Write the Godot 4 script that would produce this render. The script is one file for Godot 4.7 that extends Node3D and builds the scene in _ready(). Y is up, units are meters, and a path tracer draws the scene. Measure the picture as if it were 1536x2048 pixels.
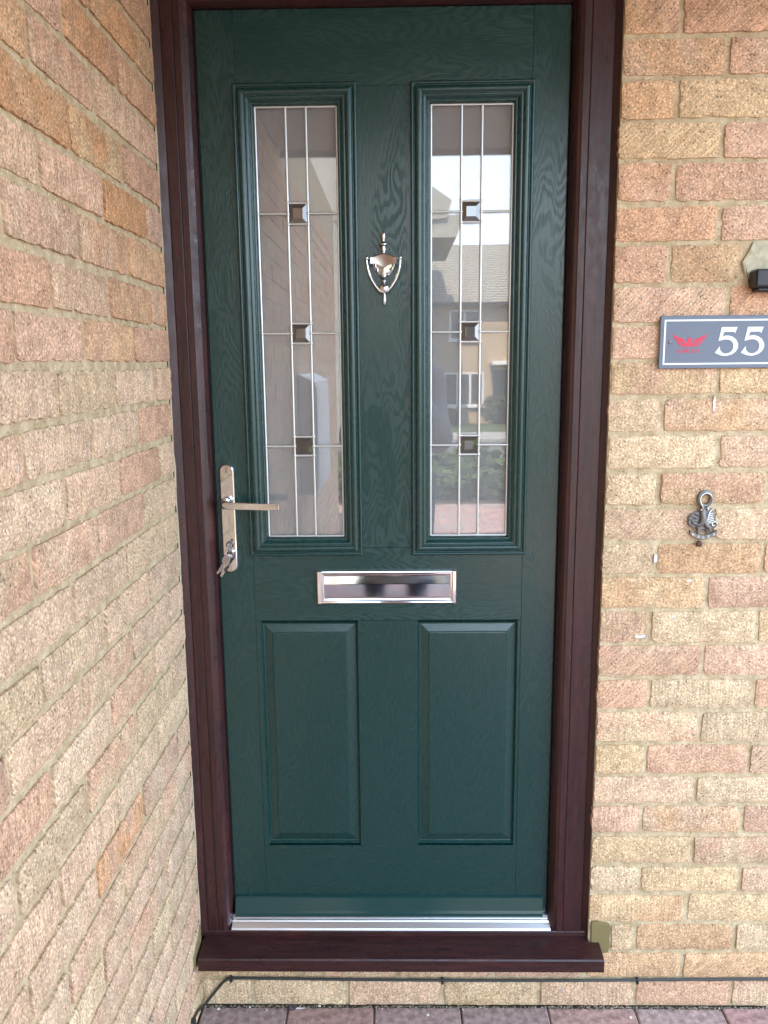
extends Node3D

var UX := Vector3.RIGHT
var UY := Vector3.UP
var UO := Vector2.ZERO
var M := {}
var rng := RandomNumberGenerator.new()

# heights of the bed joints of the brickwork, from the paving up
const BED := [0.0, 0.071, 0.145, 0.218, 0.294, 0.366, 0.441, 0.514, 0.586, 0.661, 0.737, 0.813, 0.889, 0.966, 1.041, 1.114, 1.189, 1.265, 1.341, 1.416, 1.489, 1.562, 1.637, 1.716, 1.791, 1.869, 1.942, 2.018, 2.092, 2.167, 2.242, 2.317]

func _ready():
	rng.seed = 55
	setup_view()
	make_materials()
	build_ground()
	build_walls()
	build_canopy()
	build_frame()
	build_sill()
	build_door()
	build_street()
	build_small_things()
	build_photographer()

# ---------------------------------------------------------------- view and light
func setup_view():
	var cam := Camera3D.new()
	cam.name = "camera"
	cam.basis = Basis(Vector3.UP, 0.0168) * Basis(Vector3.RIGHT, -0.1803) * Basis(Vector3.BACK, -0.0095)
	cam.position = Vector3(0.0235, 1.49, 1.69)
	cam.fov = rad_to_deg(2.0 * atan(1024.0 / 1640.0))
	cam.near = 0.03
	cam.far = 400.0
	add_child(cam)
	var sky_mat := ProceduralSkyMaterial.new()
	sky_mat.sky_top_color = Color(0.56, 0.655, 0.765)
	sky_mat.sky_horizon_color = Color(0.76, 0.815, 0.872)
	sky_mat.sky_curve = 0.2
	sky_mat.sky_energy_multiplier = 1.0
	sky_mat.ground_bottom_color = Color(0.2, 0.2, 0.18)
	sky_mat.ground_horizon_color = Color(0.5, 0.5, 0.48)
	sky_mat.sun_angle_max = 1.0
	var cover := NoiseTexture2D.new()
	cover.width = 1024
	cover.height = 512
	cover.seamless = true
	var cn := FastNoiseLite.new()
	cn.seed = 9
	cn.frequency = 0.006
	cn.fractal_octaves = 5
	cover.noise = cn
	var ramp := Gradient.new()
	ramp.offsets = PackedFloat32Array([0.0, 0.35, 0.7, 1.0])
	ramp.colors = PackedColorArray([Color(0.5, 0.5, 0.5, 0.0), Color(0.5, 0.5, 0.5, 0.05), Color(0.6, 0.6, 0.6, 0.45), Color(0.65, 0.65, 0.65, 0.6)])
	cover.color_ramp = ramp
	sky_mat.sky_cover = cover
	var sky := Sky.new()
	sky.sky_material = sky_mat
	var env := Environment.new()
	env.background_mode = Environment.BG_SKY
	env.sky = sky
	env.background_energy_multiplier = 1.6
	env.tonemap_mode = Environment.TONE_MAPPER_LINEAR
	env.tonemap_exposure = 6.0
	env.sdfgi_enabled = true
	env.ssao_enabled = true
	env.ssil_enabled = true
	var we := WorldEnvironment.new()
	we.name = "world_environment"
	we.environment = env
	add_child(we)
	var sun := DirectionalLight3D.new()
	sun.name = "sun"
	sun.light_color = Color(1.0, 0.94, 0.85)
	sun.light_energy = 1.2
	sun.light_angular_distance = 0.6
	sun.shadow_enabled = true
	add_child(sun)
	sun.look_at_from_position(Vector3(-0.45, 3.2, -2.2), Vector3.ZERO, Vector3.UP)

# ---------------------------------------------------------------- textures
func noise_bytes(w: int, h: int, freq: float, sd: int, kind := 0, oct := 1, stretch := 1) -> PackedByteArray:
	var n := FastNoiseLite.new()
	n.seed = sd
	n.frequency = freq
	n.noise_type = FastNoiseLite.TYPE_SIMPLEX_SMOOTH if kind == 0 else FastNoiseLite.TYPE_CELLULAR
	if oct > 1:
		n.fractal_type = FastNoiseLite.FRACTAL_FBM
		n.fractal_octaves = oct
	else:
		n.fractal_type = FastNoiseLite.FRACTAL_NONE
	if kind == 1:
		n.cellular_return_type = FastNoiseLite.RETURN_DISTANCE
	elif kind == 2:
		n.cellular_return_type = FastNoiseLite.RETURN_CELL_VALUE
	var im := n.get_image(w, maxi(4, h / stretch), false, false, true)
	im.convert(Image.FORMAT_L8)
	if stretch > 1:
		im.resize(w, h, Image.INTERPOLATE_CUBIC)
	return im.get_data()

func tex_of(w: int, h: int, b: PackedByteArray, fmt: int) -> ImageTexture:
	return ImageTexture.create_from_image(Image.create_from_data(w, h, false, fmt, b))

# one metre square of brick face: colour grain in one picture, relief in the other
func brick_textures(sd: int, drag: float, fleck: float, pit: float, slant: int) -> Array:
	var w := 1024
	var a := noise_bytes(w, w, 0.22, sd)
	var b := noise_bytes(w, w, 0.16, sd + 1, 1)
	var bv := noise_bytes(w, w, 0.16, sd + 1, 2)
	var c := noise_bytes(w, w, 0.02, sd + 2, 0, 3)
	var p := noise_bytes(w, w, 0.15, sd + 3, 1)
	var pv := noise_bytes(w, w, 0.15, sd + 3, 2)
	var s := noise_bytes(w, w, 0.17, sd + 4, 0, 2, 18)
	var col := PackedByteArray()
	col.resize(w * w * 3)
	var hei := PackedByteArray()
	hei.resize(w * w)
	for y in w:
		for x in w:
			var i := y * w + x
			var sx := (x + slant * y) & 1023
			var g: float = a[i] - 128.0
			var st: float = (s[y * w + sx] - 128.0) * drag * 0.8
			var v: float = 212.0 + g * 0.26 + st * 0.32 + (c[i] - 128.0) * 0.14
			var hh: float = 128.0 + g * 0.45 + st * 0.7
			var warm := 0.0
			if bv[i] > 150 and b[i] < 95:
				v += fleck * (95 - b[i]) * 1.0
				hh += fleck * 22.0
				warm = -6.0
			elif bv[i] < 60 and b[i] < 80:
				v -= fleck * (80 - b[i]) * 0.75
				hh -= fleck * 26.0
				warm = 5.0
			if pv[i] > 240 - pit * 22.0 and p[i] < 50 + pit * 16:
				v -= 58.0
				hh -= 60.0
			if absi(c[i] - 150) < 2 and a[(i * 7) & 1048575] < 210 and pv[i] < 150:
				v -= 40.0
				hh -= 60.0
			if c[i] > 214:
				v -= (c[i] - 214) * 1.6 * pit
				warm -= (c[i] - 214) * 0.5
			var k := i * 3
			col[k] = clampi(int(v + warm * 0.6), 20, 255)
			col[k + 1] = clampi(int(v), 20, 255)
			col[k + 2] = clampi(int(v - warm), 20, 255)
			hei[i] = clampi(int(hh), 0, 255)
	return [tex_of(w, w, col, Image.FORMAT_RGB8), tex_of(w, w, hei, Image.FORMAT_L8)]

# embossed oak: red = relief, green = roughness. 0.25 m wide, 1 m long
func oak_texture(sd: int, strength: float) -> ImageTexture:
	var w := 512
	var h := 1024
	var pore := noise_bytes(w, h, 0.16, sd, 0, 2, 10)
	var wob := noise_bytes(w, h, 0.006, sd + 1, 0, 3, 2)
	var fine := noise_bytes(w, h, 0.35, sd + 2, 0, 1, 4)
	var mask := noise_bytes(w, h, 0.0045, sd + 3, 0, 2, 2)
	var out := PackedByteArray()
	out.resize(w * h * 3)
	for y in h:
		for x in w:
			var i := y * w + x
			var d := (x - 256.0) / 256.0
			var f: float = d * d * 7.0 + y * 0.046 + (wob[i] - 128.0) * 0.036
			var band: float = smoothstep(-0.25, 0.45, sin(f * TAU * 0.55))
			var amt: float = clampf((mask[i] - 80.0) / 60.0, 0.0, 1.0) * strength
			var po: float = clampf((pore[i] - 138.0) / 60.0, 0.0, 1.0)
			var deep: float = po * (0.30 + 0.70 * band * amt)
			var hh: float = 200.0 - deep * 150.0 + (fine[i] - 128.0) * 0.07 - band * amt * 40.0
			var rr: float = 120.0 + deep * 50.0 + band * amt * 92.0
			var k := i * 3
			out[k] = clampi(int(hh), 0, 255)
			out[k + 1] = clampi(int(rr), 0, 255)
			out[k + 2] = 128
	return tex_of(w, h, out, Image.FORMAT_RGB8)

func rosewood_texture(sd: int) -> Array:
	var w := 512
	var h := 1024
	var s1 := noise_bytes(w, h, 0.05, sd, 0, 3, 16)
	var s2 := noise_bytes(w, h, 0.22, sd + 1, 0, 2, 24)
	var wob := noise_bytes(w, h, 0.005, sd + 2, 0, 2, 3)
	var col := PackedByteArray()
	col.resize(w * h * 3)
	var hei := PackedByteArray()
	hei.resize(w * h)
	for y in h:
		for x in w:
			var i := y * w + x
			var t: float = s1[i] / 255.0 * 0.62 + s2[i] / 255.0 * 0.38
			var band: float = 0.5 + 0.5 * sin((x * 0.055 + wob[i] * 0.11) * 1.6)
			t = clampf((t - 0.5) * 1.7 + 0.5, 0.0, 1.0) * 0.75 + band * 0.25
			var k := i * 3
			col[k] = int(36.0 + 36.0 * t)
			col[k + 1] = int(20.0 + 14.0 * t)
			col[k + 2] = int(20.0 + 12.0 * t)
			hei[i] = int(clampf(120.0 + (s2[i] - 128.0) * 0.5, 0.0, 255.0))
	return [tex_of(w, h, col, Image.FORMAT_RGB8), tex_of(w, h, hei, Image.FORMAT_L8)]

func grit_textures(sd: int, low: Color, high: Color, streak: float) -> Array:
	var w := 1024
	var a := noise_bytes(w, w, 0.3, sd)
	var c := noise_bytes(w, w, 0.014, sd + 1, 0, 4)
	var b := noise_bytes(w, w, 0.09, sd + 2, 1)
	var bv := noise_bytes(w, w, 0.09, sd + 2, 2)
	var col := PackedByteArray()
	col.resize(w * w * 3)
	var hei := PackedByteArray()
	hei.resize(w * w)
	for i in w * w:
		var t: float = clampf(0.5 + (c[i] - 128.0) / 128.0 * 0.55 + (a[i] - 128.0) / 128.0 * 0.28, 0.0, 1.0)
		var e := 0.0
		if bv[i] > 225 and b[i] < 70:
			e = 26.0 * streak
		elif bv[i] < 26 and b[i] < 60:
			e = -40.0 * streak
		var k := i * 3
		col[k] = clampi(int(lerpf(low.r8, high.r8, t) + e), 0, 255)
		col[k + 1] = clampi(int(lerpf(low.g8, high.g8, t) + e), 0, 255)
		col[k + 2] = clampi(int(lerpf(low.b8, high.b8, t) + e), 0, 255)
		hei[i] = clampi(int(128.0 + (a[i] - 128.0) * 0.4 + (c[i] - 128.0) * 0.3 + e), 0, 255)
	return [tex_of(w, w, col, Image.FORMAT_RGB8), tex_of(w, w, hei, Image.FORMAT_L8)]

func lin(r: float, g: float, b: float) -> Color:
	return Color(r, g, b).linear_to_srgb()

func mat(called: String, c: Color, rough := 0.6, metal := 0.0, spec := 0.5) -> StandardMaterial3D:
	var m := StandardMaterial3D.new()
	m.resource_name = called
	m.albedo_color = c
	m.roughness = rough
	m.metallic = metal
	m.metallic_specular = spec
	M[called] = m
	return m

func tri_planar(m: StandardMaterial3D, scale: float, world := true):
	m.uv1_triplanar = true
	m.uv1_world_triplanar = world
	m.uv1_scale = Vector3.ONE * scale
	m.uv1_triplanar_sharpness = 6.0

func relief(m: StandardMaterial3D, t: Texture2D, cm: float):
	m.heightmap_enabled = true
	m.heightmap_texture = t
	m.heightmap_scale = cm

func make_materials():
	var kinds := [[11, 0.35, 1.0, 0.3, 0], [23, 1.0, 0.55, 0.7, 1], [37, 0.25, 0.75, 1.0, 1], [53, 0.75, 0.8, 0.4, 0]]
	for k in kinds.size():
		var t := brick_textures(kinds[k][0], kinds[k][1], kinds[k][2], kinds[k][3], kinds[k][4])
		var m := mat("brick_%d" % k, Color.WHITE, 0.92, 0.0, 0.3)
		m.albedo_texture = t[0]
		m.vertex_color_use_as_albedo = true
		relief(m, t[1], 0.11)
	var mo := grit_textures(71, Color8(178, 157, 122), Color8(220, 202, 168), 1.0)
	var m1 := mat("mortar", Color.WHITE, 0.95, 0.0, 0.2)
	m1.albedo_texture = mo[0]
	relief(m1, mo[1], 0.3)
	tri_planar(m1, 2.0)
	var m2 := mat("cement", Color8(208, 198, 172), 0.9, 0.0, 0.2)
	m2.albedo_texture = grit_textures(75, Color8(205, 205, 200), Color8(255, 255, 250), 0.6)[0]
	tri_planar(m2, 3.0)
	relief(m2, mo[1], 0.12)
	var m3 := mat("fresh_mortar", lin(0.235, 0.185, 0.085), 0.95, 0.0, 0.2)
	relief(m3, mo[1], 0.15)
	tri_planar(m3, 4.0)
	var pv := grit_textures(81, Color8(178, 172, 172), Color8(255, 250, 248), 1.0)
	var m4 := mat("paver", Color.WHITE, 0.9, 0.0, 0.3)
	m4.albedo_texture = pv[0]
	m4.vertex_color_use_as_albedo = true
	relief(m4, pv[1], 0.2)
	tri_planar(m4, 3.0)
	mat("joint_sand", lin(0.085, 0.072, 0.055), 1.0, 0.0, 0.1)
	# door
	for k in 3:
		var t := oak_texture([301, 317, 342][k], [1.0, 0.5, 0.12][k])
		var m := mat("door_%d" % k, lin(0.0050, 0.037, 0.0325), 0.56, 0.0, 0.55)
		m.roughness_texture = t
		m.roughness_texture_channel = BaseMaterial3D.TEXTURE_CHANNEL_GREEN
		relief(m, t, 0.04)
		m.uv1_scale = Vector3(4.0, 1.0, 1.0)
	var rw := rosewood_texture(401)
	var m5 := mat("rosewood", Color.WHITE, 0.36, 0.0, 0.5)
	m5.albedo_texture = rw[0]
	relief(m5, rw[1], 0.012)
	m5.roughness = 0.78
	m5.roughness_texture = mo[1]
	m5.roughness_texture_channel = BaseMaterial3D.TEXTURE_CHANNEL_RED
	m5.uv1_scale = Vector3(4.0, 1.4, 1.0)
	mat("chrome", lin(0.70, 0.71, 0.73), 0.06, 1.0)
	mat("steel", lin(0.62, 0.6, 0.57), 0.2, 1.0)
	mat("aluminium", lin(0.85, 0.86, 0.88), 0.33, 1.0)
	mat("lead", lin(0.66, 0.67, 0.64), 0.38, 0.75)
	mat("backing", lin(0.108, 0.103, 0.096), 0.03, 0.0, 0.5)
	var gl := mat("glass", Color(1, 1, 1, 0.04), 0.0, 0.0, 0.5)
	gl.transparency = BaseMaterial3D.TRANSPARENCY_ALPHA
	var jw := mat("bevel_glass", lin(0.06, 0.05, 0.042), 0.02, 0.0, 0.75)
	jw.clearcoat_enabled = true
	jw.clearcoat = 1.0
	jw.clearcoat_roughness = 0.02
	mat("rubber", lin(0.012, 0.012, 0.013), 0.7)
	mat("black_plastic", lin(0.018, 0.016, 0.018), 0.45)
	mat("cable", lin(0.035, 0.04, 0.04), 0.5)
	mat("slate", lin(0.15, 0.176, 0.22), 0.55)
	mat("white_print", lin(0.8, 0.84, 0.82), 0.6)
	mat("red_print", lin(0.62, 0.05, 0.09), 0.6)
	var pw := mat("pewter", lin(0.20, 0.193, 0.18), 0.45, 0.75)
	relief(pw, mo[1], 0.06)
	tri_planar(pw, 5.0, false)
	mat("worn_pewter", lin(0.55, 0.54, 0.51), 0.3, 0.9)
	mat("rust", lin(0.09, 0.05, 0.035), 0.8)
	mat("clear_plastic", Color(0.9, 0.93, 0.95), 0.15)
	mat("white_upvc", lin(0.75, 0.75, 0.74), 0.4)
	mat("soffit", lin(0.26, 0.24, 0.205), 0.6)
	mat("far_brick", lin(0.42, 0.32, 0.22), 0.95)
	mat("roof_tile", lin(0.36, 0.35, 0.32), 0.9)
	mat("far_render", lin(0.34, 0.34, 0.32), 0.95)
	mat("dark_glass", lin(0.05, 0.055, 0.06), 0.08)
	mat("asphalt", lin(0.12, 0.12, 0.125), 0.95)
	mat("concrete", lin(0.3, 0.29, 0.27), 0.95)
	mat("dry_ground", lin(0.17, 0.145, 0.105), 1.0, 0.0, 0.1)
	mat("grass", lin(0.075, 0.105, 0.045), 1.0, 0.0, 0.1)
	var lf := mat("leaf", Color.WHITE, 0.7, 0.0, 0.3)
	lf.vertex_color_use_as_albedo = true
	mat("soil", lin(0.06, 0.05, 0.04), 1.0, 0.0, 0.1)
	mat("white_chip", lin(0.75, 0.73, 0.7), 0.8)
	mat("purple_thread", lin(0.05, 0.03, 0.07), 0.8)
	mat("sweatshirt", lin(0.20, 0.21, 0.235), 0.95, 0.0, 0.2)
	mat("trousers", lin(0.016, 0.024, 0.055), 0.95, 0.0, 0.2)
	mat("skin", lin(0.52, 0.30, 0.21), 0.55)
	mat("hair", lin(0.035, 0.022, 0.015), 0.8)
	mat("shoe", lin(0.03, 0.03, 0.03), 0.6)
	mat("eye", lin(0.7, 0.68, 0.66), 0.2)

# ---------------------------------------------------------------- mesh helpers
func st_new() -> SurfaceTool:
	var st := SurfaceTool.new()
	st.begin(Mesh.PRIMITIVE_TRIANGLES)
	st.set_smooth_group(-1)
	return st

func vtx(st: SurfaceTool, p: Vector3):
	st.set_uv(Vector2(p.dot(UX), p.dot(UY)) + UO)
	st.add_vertex(p)

func tri(st: SurfaceTool, a: Vector3, b: Vector3, c: Vector3, out: Vector3):
	if (b - a).cross(c - a).dot(out) > 0.0:
		vtx(st, a); vtx(st, c); vtx(st, b)
	else:
		vtx(st, a); vtx(st, b); vtx(st, c)

func quad(st: SurfaceTool, a: Vector3, b: Vector3, c: Vector3, d: Vector3, out: Vector3):
	tri(st, a, b, c, out)
	tri(st, a, c, d, out)

# box with chamfered edges between two corners
func cbox(st: SurfaceTool, lo: Vector3, hi: Vector3, ch := 0.0):
	var c := (lo + hi) / 2.0
	var h := (hi - lo) / 2.0
	ch = minf(ch, minf(h.x, minf(h.y, h.z)) * 0.98)
	var pt := func(s: Vector3, ax: int) -> Vector3:
		var v := h - Vector3.ONE * ch
		v[ax] = h[ax]
		return c + v * s
	for ax in 3:
		var u := (ax + 1) % 3
		var w := (ax + 2) % 3
		for sg in [-1.0, 1.0]:
			var q := []
			for k in [[-1, -1], [1, -1], [1, 1], [-1, 1]]:
				var s := Vector3.ZERO
				s[ax] = sg; s[u] = k[0]; s[w] = k[1]
				q.append(pt.call(s, ax))
			var n := Vector3.ZERO
			n[ax] = sg
			quad(st, q[0], q[1], q[2], q[3], n)
	if ch <= 0.0:
		return
	for ax in 3:
		var u := (ax + 1) % 3
		var w := (ax + 2) % 3
		for su in [-1.0, 1.0]:
			for sw in [-1.0, 1.0]:
				var s0 := Vector3.ZERO
				s0[ax] = -1.0; s0[u] = su; s0[w] = sw
				var s1 := s0
				s1[ax] = 1.0
				var n := Vector3.ZERO
				n[u] = su; n[w] = sw
				quad(st, pt.call(s0, u), pt.call(s1, u), pt.call(s1, w), pt.call(s0, w), n)
	for sx in [-1.0, 1.0]:
		for sy in [-1.0, 1.0]:
			for sz in [-1.0, 1.0]:
				var s := Vector3(sx, sy, sz)
				tri(st, pt.call(s, 0), pt.call(s, 1), pt.call(s, 2), s)

# rings of points joined into a skin
func loft(st: SurfaceTool, rings: Array, caps := true, smooth := true, closed := true):
	st.set_smooth_group(1 if smooth else -1)
	var cnt: int = rings[0].size()
	for r in rings.size() - 1:
		var ra: Array = rings[r]
		var rb: Array = rings[r + 1]
		var mid := Vector3.ZERO
		for p in ra: mid += p
		for p in rb: mid += p
		mid /= cnt * 2.0
		for k in (cnt if closed else cnt - 1):
			var k2 := (k + 1) % cnt
			var out: Vector3 = (ra[k] + ra[k2] + rb[k] + rb[k2]) / 4.0 - mid
			var o2: Vector3 = (ra[k2] - ra[k]).cross(rb[k] - ra[k])
			if o2.length_squared() < 1e-18:
				o2 = (rb[k2] - rb[k]).cross(rb[k2] - ra[k])
			if o2.dot(out) < 0.0:
				o2 = -o2
			quad(st, ra[k], ra[k2], rb[k2], rb[k], o2)
	if caps:
		st.set_smooth_group(-1)
		for e in [0, rings.size() - 1]:
			var ring: Array = rings[e]
			var c := Vector3.ZERO
			for p in ring: c += p
			c /= cnt
			var nb: Array = rings[1 if e == 0 else rings.size() - 2]
			var cn := Vector3.ZERO
			for p in nb: cn += p
			cn /= cnt
			for k in cnt:
				tri(st, c, ring[k], ring[(k + 1) % cnt], c - cn)
	st.set_smooth_group(-1)

# tube along a path, radius per point; flat = how much thinner along z
func tube(st: SurfaceTool, pts: Array, radii: Array, sides := 8, flat := 1.0, loop := false):
	var rings := []
	var up := Vector3.BACK
	for i in pts.size():
		var t: Vector3
		if loop:
			t = pts[(i + 1) % pts.size()] - pts[(i - 1 + pts.size()) % pts.size()]
		else:
			t = pts[mini(i + 1, pts.size() - 1)] - pts[maxi(i - 1, 0)]
		t = t.normalized()
		if absf(t.dot(up)) > 0.95:
			up = Vector3.UP if absf(t.y) < 0.9 else Vector3.RIGHT
		var b := t.cross(up).normalized()
		var n := b.cross(t).normalized()
		up = n
		var r: float = radii[i] if radii.size() > 1 else radii[0]
		var ring := []
		for k in sides:
			var a := TAU * k / sides
			ring.append(pts[i] + b * cos(a) * r + n * sin(a) * r * flat)
		rings.append(ring)
	if loop:
		rings.append(rings[0])
	loft(st, rings, not loop)

# turned shape: list of (radius, height along axis)
func lathe(st: SurfaceTool, at: Vector3, prof: Array, axis := Vector3.UP, sides := 20, squash := 1.0):
	var u := Vector3.RIGHT if absf(axis.x) < 0.5 else Vector3.UP
	var w := axis.cross(u).normalized()
	var rings := []
	for p in prof:
		var ring := []
		for k in sides:
			var a := TAU * k / sides
			ring.append(at + axis * p[1] + u * cos(a) * p[0] + w * sin(a) * p[0] * squash)
		rings.append(ring)
	loft(st, rings)

# flat outline (x, y) between z0 and z1 with a chamfered front edge
func plate(st: SurfaceTool, outline: PackedVector2Array, z0: float, z1: float, bevel := 0.0):
	if Geometry2D.is_polygon_clockwise(outline):
		outline.reverse()
	var face := outline
	if bevel > 0.0:
		var inset := PackedVector2Array()
		var n := outline.size()
		for i in n:
			var a := outline[(i - 1 + n) % n]
			var b := outline[i]
			var c := outline[(i + 1) % n]
			var n1 := (b - a).normalized().orthogonal()
			var n2 := (c - b).normalized().orthogonal()
			var nn := (n1 + n2)
			nn = nn.normalized() if nn.length() > 0.01 else n1
			inset.append(b - nn * bevel * (1.0 if Geometry2D.is_point_in_polygon(b - nn * bevel * 0.5, outline) else -1.0))
		face = inset
	var idx := Geometry2D.triangulate_polygon(face)
	if idx.is_empty():
		face = outline
		idx = Geometry2D.triangulate_polygon(face)
	for k in range(0, idx.size(), 3):
		var a := face[idx[k]]
		var b := face[idx[k + 1]]
		var c := face[idx[k + 2]]
		tri(st, Vector3(a.x, a.y, z1), Vector3(b.x, b.y, z1), Vector3(c.x, c.y, z1), Vector3.BACK)
		tri(st, Vector3(a.x, a.y, z0), Vector3(b.x, b.y, z0), Vector3(c.x, c.y, z0), Vector3.FORWARD)
	var n := outline.size()
	for i in n:
		var j := (i + 1) % n
		var d := (outline[j] - outline[i])
		var out := Vector3(d.y, -d.x, 0.0)
		if d.length() < 1e-7:
			continue
		quad(st, Vector3(outline[i].x, outline[i].y, z0), Vector3(outline[j].x, outline[j].y, z0), Vector3(outline[j].x, outline[j].y, z1 - bevel), Vector3(outline[i].x, outline[i].y, z1 - bevel), out)
		if bevel > 0.0:
			quad(st, Vector3(outline[i].x, outline[i].y, z1 - bevel), Vector3(outline[j].x, outline[j].y, z1 - bevel), Vector3(face[j].x, face[j].y, z1), Vector3(face[i].x, face[i].y, z1), out * 10.0 + Vector3.BACK * d.length())

# a moulding run round a rectangle with mitred corners; profile = (inset from outer edge, z)
func mitred(st: SurfaceTool, x0: float, y0: float, x1: float, y1: float, prof: Array, smooth := true, grain := true):
	var save := [UX, UY, UO]
	for side in 4:
		if grain:
			if side % 2 == 0:
				UX = Vector3.UP * 1.0 + Vector3.BACK; UY = Vector3.RIGHT
			else:
				UX = Vector3.RIGHT + Vector3.BACK; UY = Vector3.UP
			UO = Vector2(0.37 * side, 0.21 * side)
		var rows := []
		for p in prof:
			var a := Vector3(x0 + p[0], y0 + p[0], p[1])
			var b := Vector3(x1 - p[0], y0 + p[0], p[1])
			var c := Vector3(x1 - p[0], y1 - p[0], p[1])
			var d := Vector3(x0 + p[0], y1 - p[0], p[1])
			rows.append([[a, b], [b, c], [c, d], [d, a]][side])
		st.set_smooth_group(side + 1 if smooth else -1)
		for r in rows.size() - 1:
			var o: Vector3 = (rows[r][1] - rows[r][0]).cross(rows[r + 1][0] - rows[r][0])
			quad(st, rows[r][0], rows[r][1], rows[r + 1][1], rows[r + 1][0], o)
	st.set_smooth_group(-1)
	UX = save[0]; UY = save[1]; UO = save[2]

func grain_vertical(o := Vector2.ZERO):
	UX = Vector3.RIGHT; UY = Vector3.UP; UO = o

func grain_across(o := Vector2.ZERO):
	UX = Vector3.UP; UY = Vector3.RIGHT; UO = o

# ---------------------------------------------------------------- naming
func numbered(called: String) -> String:
	if not has_node(called):
		return called
	var k := 1
	while has_node("%s_%03d" % [called, k]):
		k += 1
	return "%s_%03d" % [called, k]

func put(called: String, mesh: Mesh, m: Material, parent: Node) -> MeshInstance3D:
	var o := MeshInstance3D.new()
	if parent == self:
		o.name = numbered(called)
	else:
		var nm := called
		var k := 1
		while parent.has_node(nm):
			nm = "%s_%03d" % [called, k]
			k += 1
		o.name = nm
	o.mesh = mesh
	if m:
		o.material_override = m
	parent.add_child(o, true)
	return o

func obj(called: String, st: SurfaceTool, m: Material, parent: Node = self) -> MeshInstance3D:
	st.generate_normals()
	var me := st.commit()
	me.surface_set_material(0, m)
	return put(called, me, null, parent)

func tag(o: Node, label: String, category: String, group := ""):
	o.set_meta("label", label)
	o.set_meta("category", category)
	if group:
		o.set_meta("group", group)

func thing(called: String, label: String, category: String, at := Vector3.ZERO, group := "") -> Node3D:
	var o := Node3D.new()
	o.name = numbered(called)
	add_child(o)
	o.position = at
	tag(o, label, category, group)
	return o

func struct(called: String, st: SurfaceTool, m: Material) -> MeshInstance3D:
	var o := obj(called, st, m)
	o.set_meta("kind", "structure")
	return o

# ---------------------------------------------------------------- brickwork
const TINTS := [[0.85, 0.535, 0.30], [0.86, 0.525, 0.335], [0.89, 0.645, 0.40], [0.86, 0.55, 0.365], [0.87, 0.61, 0.35], [0.84, 0.46, 0.23], [0.88, 0.62, 0.41], [0.88, 0.595, 0.385], [0.83, 0.495, 0.295]]

func tint(i: int) -> Color:
	return Color(TINTS[i][0], TINTS[i][1], TINTS[i][2])

var blot := FastNoiseLite.new()

# front face of one brick with ragged edges, centred on its front face, facing +z
func brick_into(st: SurfaceTool, at: Transform3D, w: float, h: float, nx: int, ny: int, c0: Color, c1: Color, ragged := 0.0016, depth := 0.03):
	var uo := Vector2(rng.randf_range(0.12, 0.86), rng.randf_range(0.05, 0.93))
	var seed_off := rng.randf() * 1000.0
	var tilt := Vector2(rng.randf_range(-0.008, 0.008), rng.randf_range(-0.014, 0.014))
	var skew := rng.randf_range(-0.0012, 0.0012)
	var flip := -1.0 if rng.randf() < 0.5 else 1.0
	var g := []
	for j in ny + 1:
		var row := []
		for i in nx + 1:
			var fx := float(i) / nx - 0.5
			var fy := float(j) / ny - 0.5
			var p := Vector3(fx * w, fy * h + skew * fx * 2.0, 0.0)
			var edge := i == 0 or j == 0 or i == nx or j == ny
			if edge:
				var e := rng.randf_range(-ragged, ragged * 0.9)
				if rng.randf() < 0.06:
					e -= ragged * 1.6
				if i == 0 or i == nx:
					p.x += signf(fx) * e
				if j == 0 or j == ny:
					p.y += signf(fy) * e
				p.z = -rng.randf_range(0.0012, 0.0028)
				if (i == 0 or i == nx) and (j == 0 or j == ny):
					p.x -= signf(fx) * ragged
					p.y -= signf(fy) * ragged
			else:
				p.z = rng.randf_range(-0.0007, 0.0007)
			p.z += tilt.x * p.x + tilt.y * p.y
			row.append(p)
		g.append(row)
	st.set_smooth_group(1)
	var emit := func(p: Vector3):
		var t := clampf(0.5 + blot.get_noise_2d(p.x * 18.0 + seed_off, p.y * 18.0) * 1.3, 0.0, 1.0)
		var dirt := 1.0 + blot.get_noise_2d(p.x * 60.0 - seed_off, p.y * 60.0) * 0.14 + blot.get_noise_2d(p.x * 9.0, p.y * 9.0 + seed_off) * 0.16
		st.set_color(c0.lerp(c1, t) * dirt)
		st.set_uv(uo + Vector2(p.x, -p.y - p.z) * flip)
		st.add_vertex(at * p)
	for j in ny:
		for i in nx:
			var a: Vector3 = g[j][i]; var b: Vector3 = g[j][i + 1]; var c: Vector3 = g[j + 1][i + 1]; var d: Vector3 = g[j + 1][i]
			for p in [a, c, b, a, d, c]:
				emit.call(p)
	st.set_smooth_group(-1)
	var rim := []
	for i in nx: rim.append(g[0][i])
	for j in ny: rim.append(g[j][nx])
	for i in nx: rim.append(g[ny][nx - i])
	for j in ny: rim.append(g[ny - j][0])
	for k in rim.size():
		var a: Vector3 = rim[k]
		var b: Vector3 = rim[(k + 1) % rim.size()]
		var a2 := Vector3(a.x, a.y, -depth)
		var b2 := Vector3(b.x, b.y, -depth)
		for p in [a, b, b2, a, b2, a2]:
			emit.call(p)

func brick_part(parent: Node3D, at: Transform3D, w: float, h: float, c0: int, c1: int, kind: int):
	var st := st_new()
	var shade := rng.randf_range(0.9, 1.08)
	brick_into(st, Transform3D.IDENTITY, w, h, clampi(int(w / 0.0105), 5, 21), 6, tint(c0) * shade, tint(c1) * shade)
	var o := obj("brick", st, M["brick_%d" % kind], parent)
	o.transform = at

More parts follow.
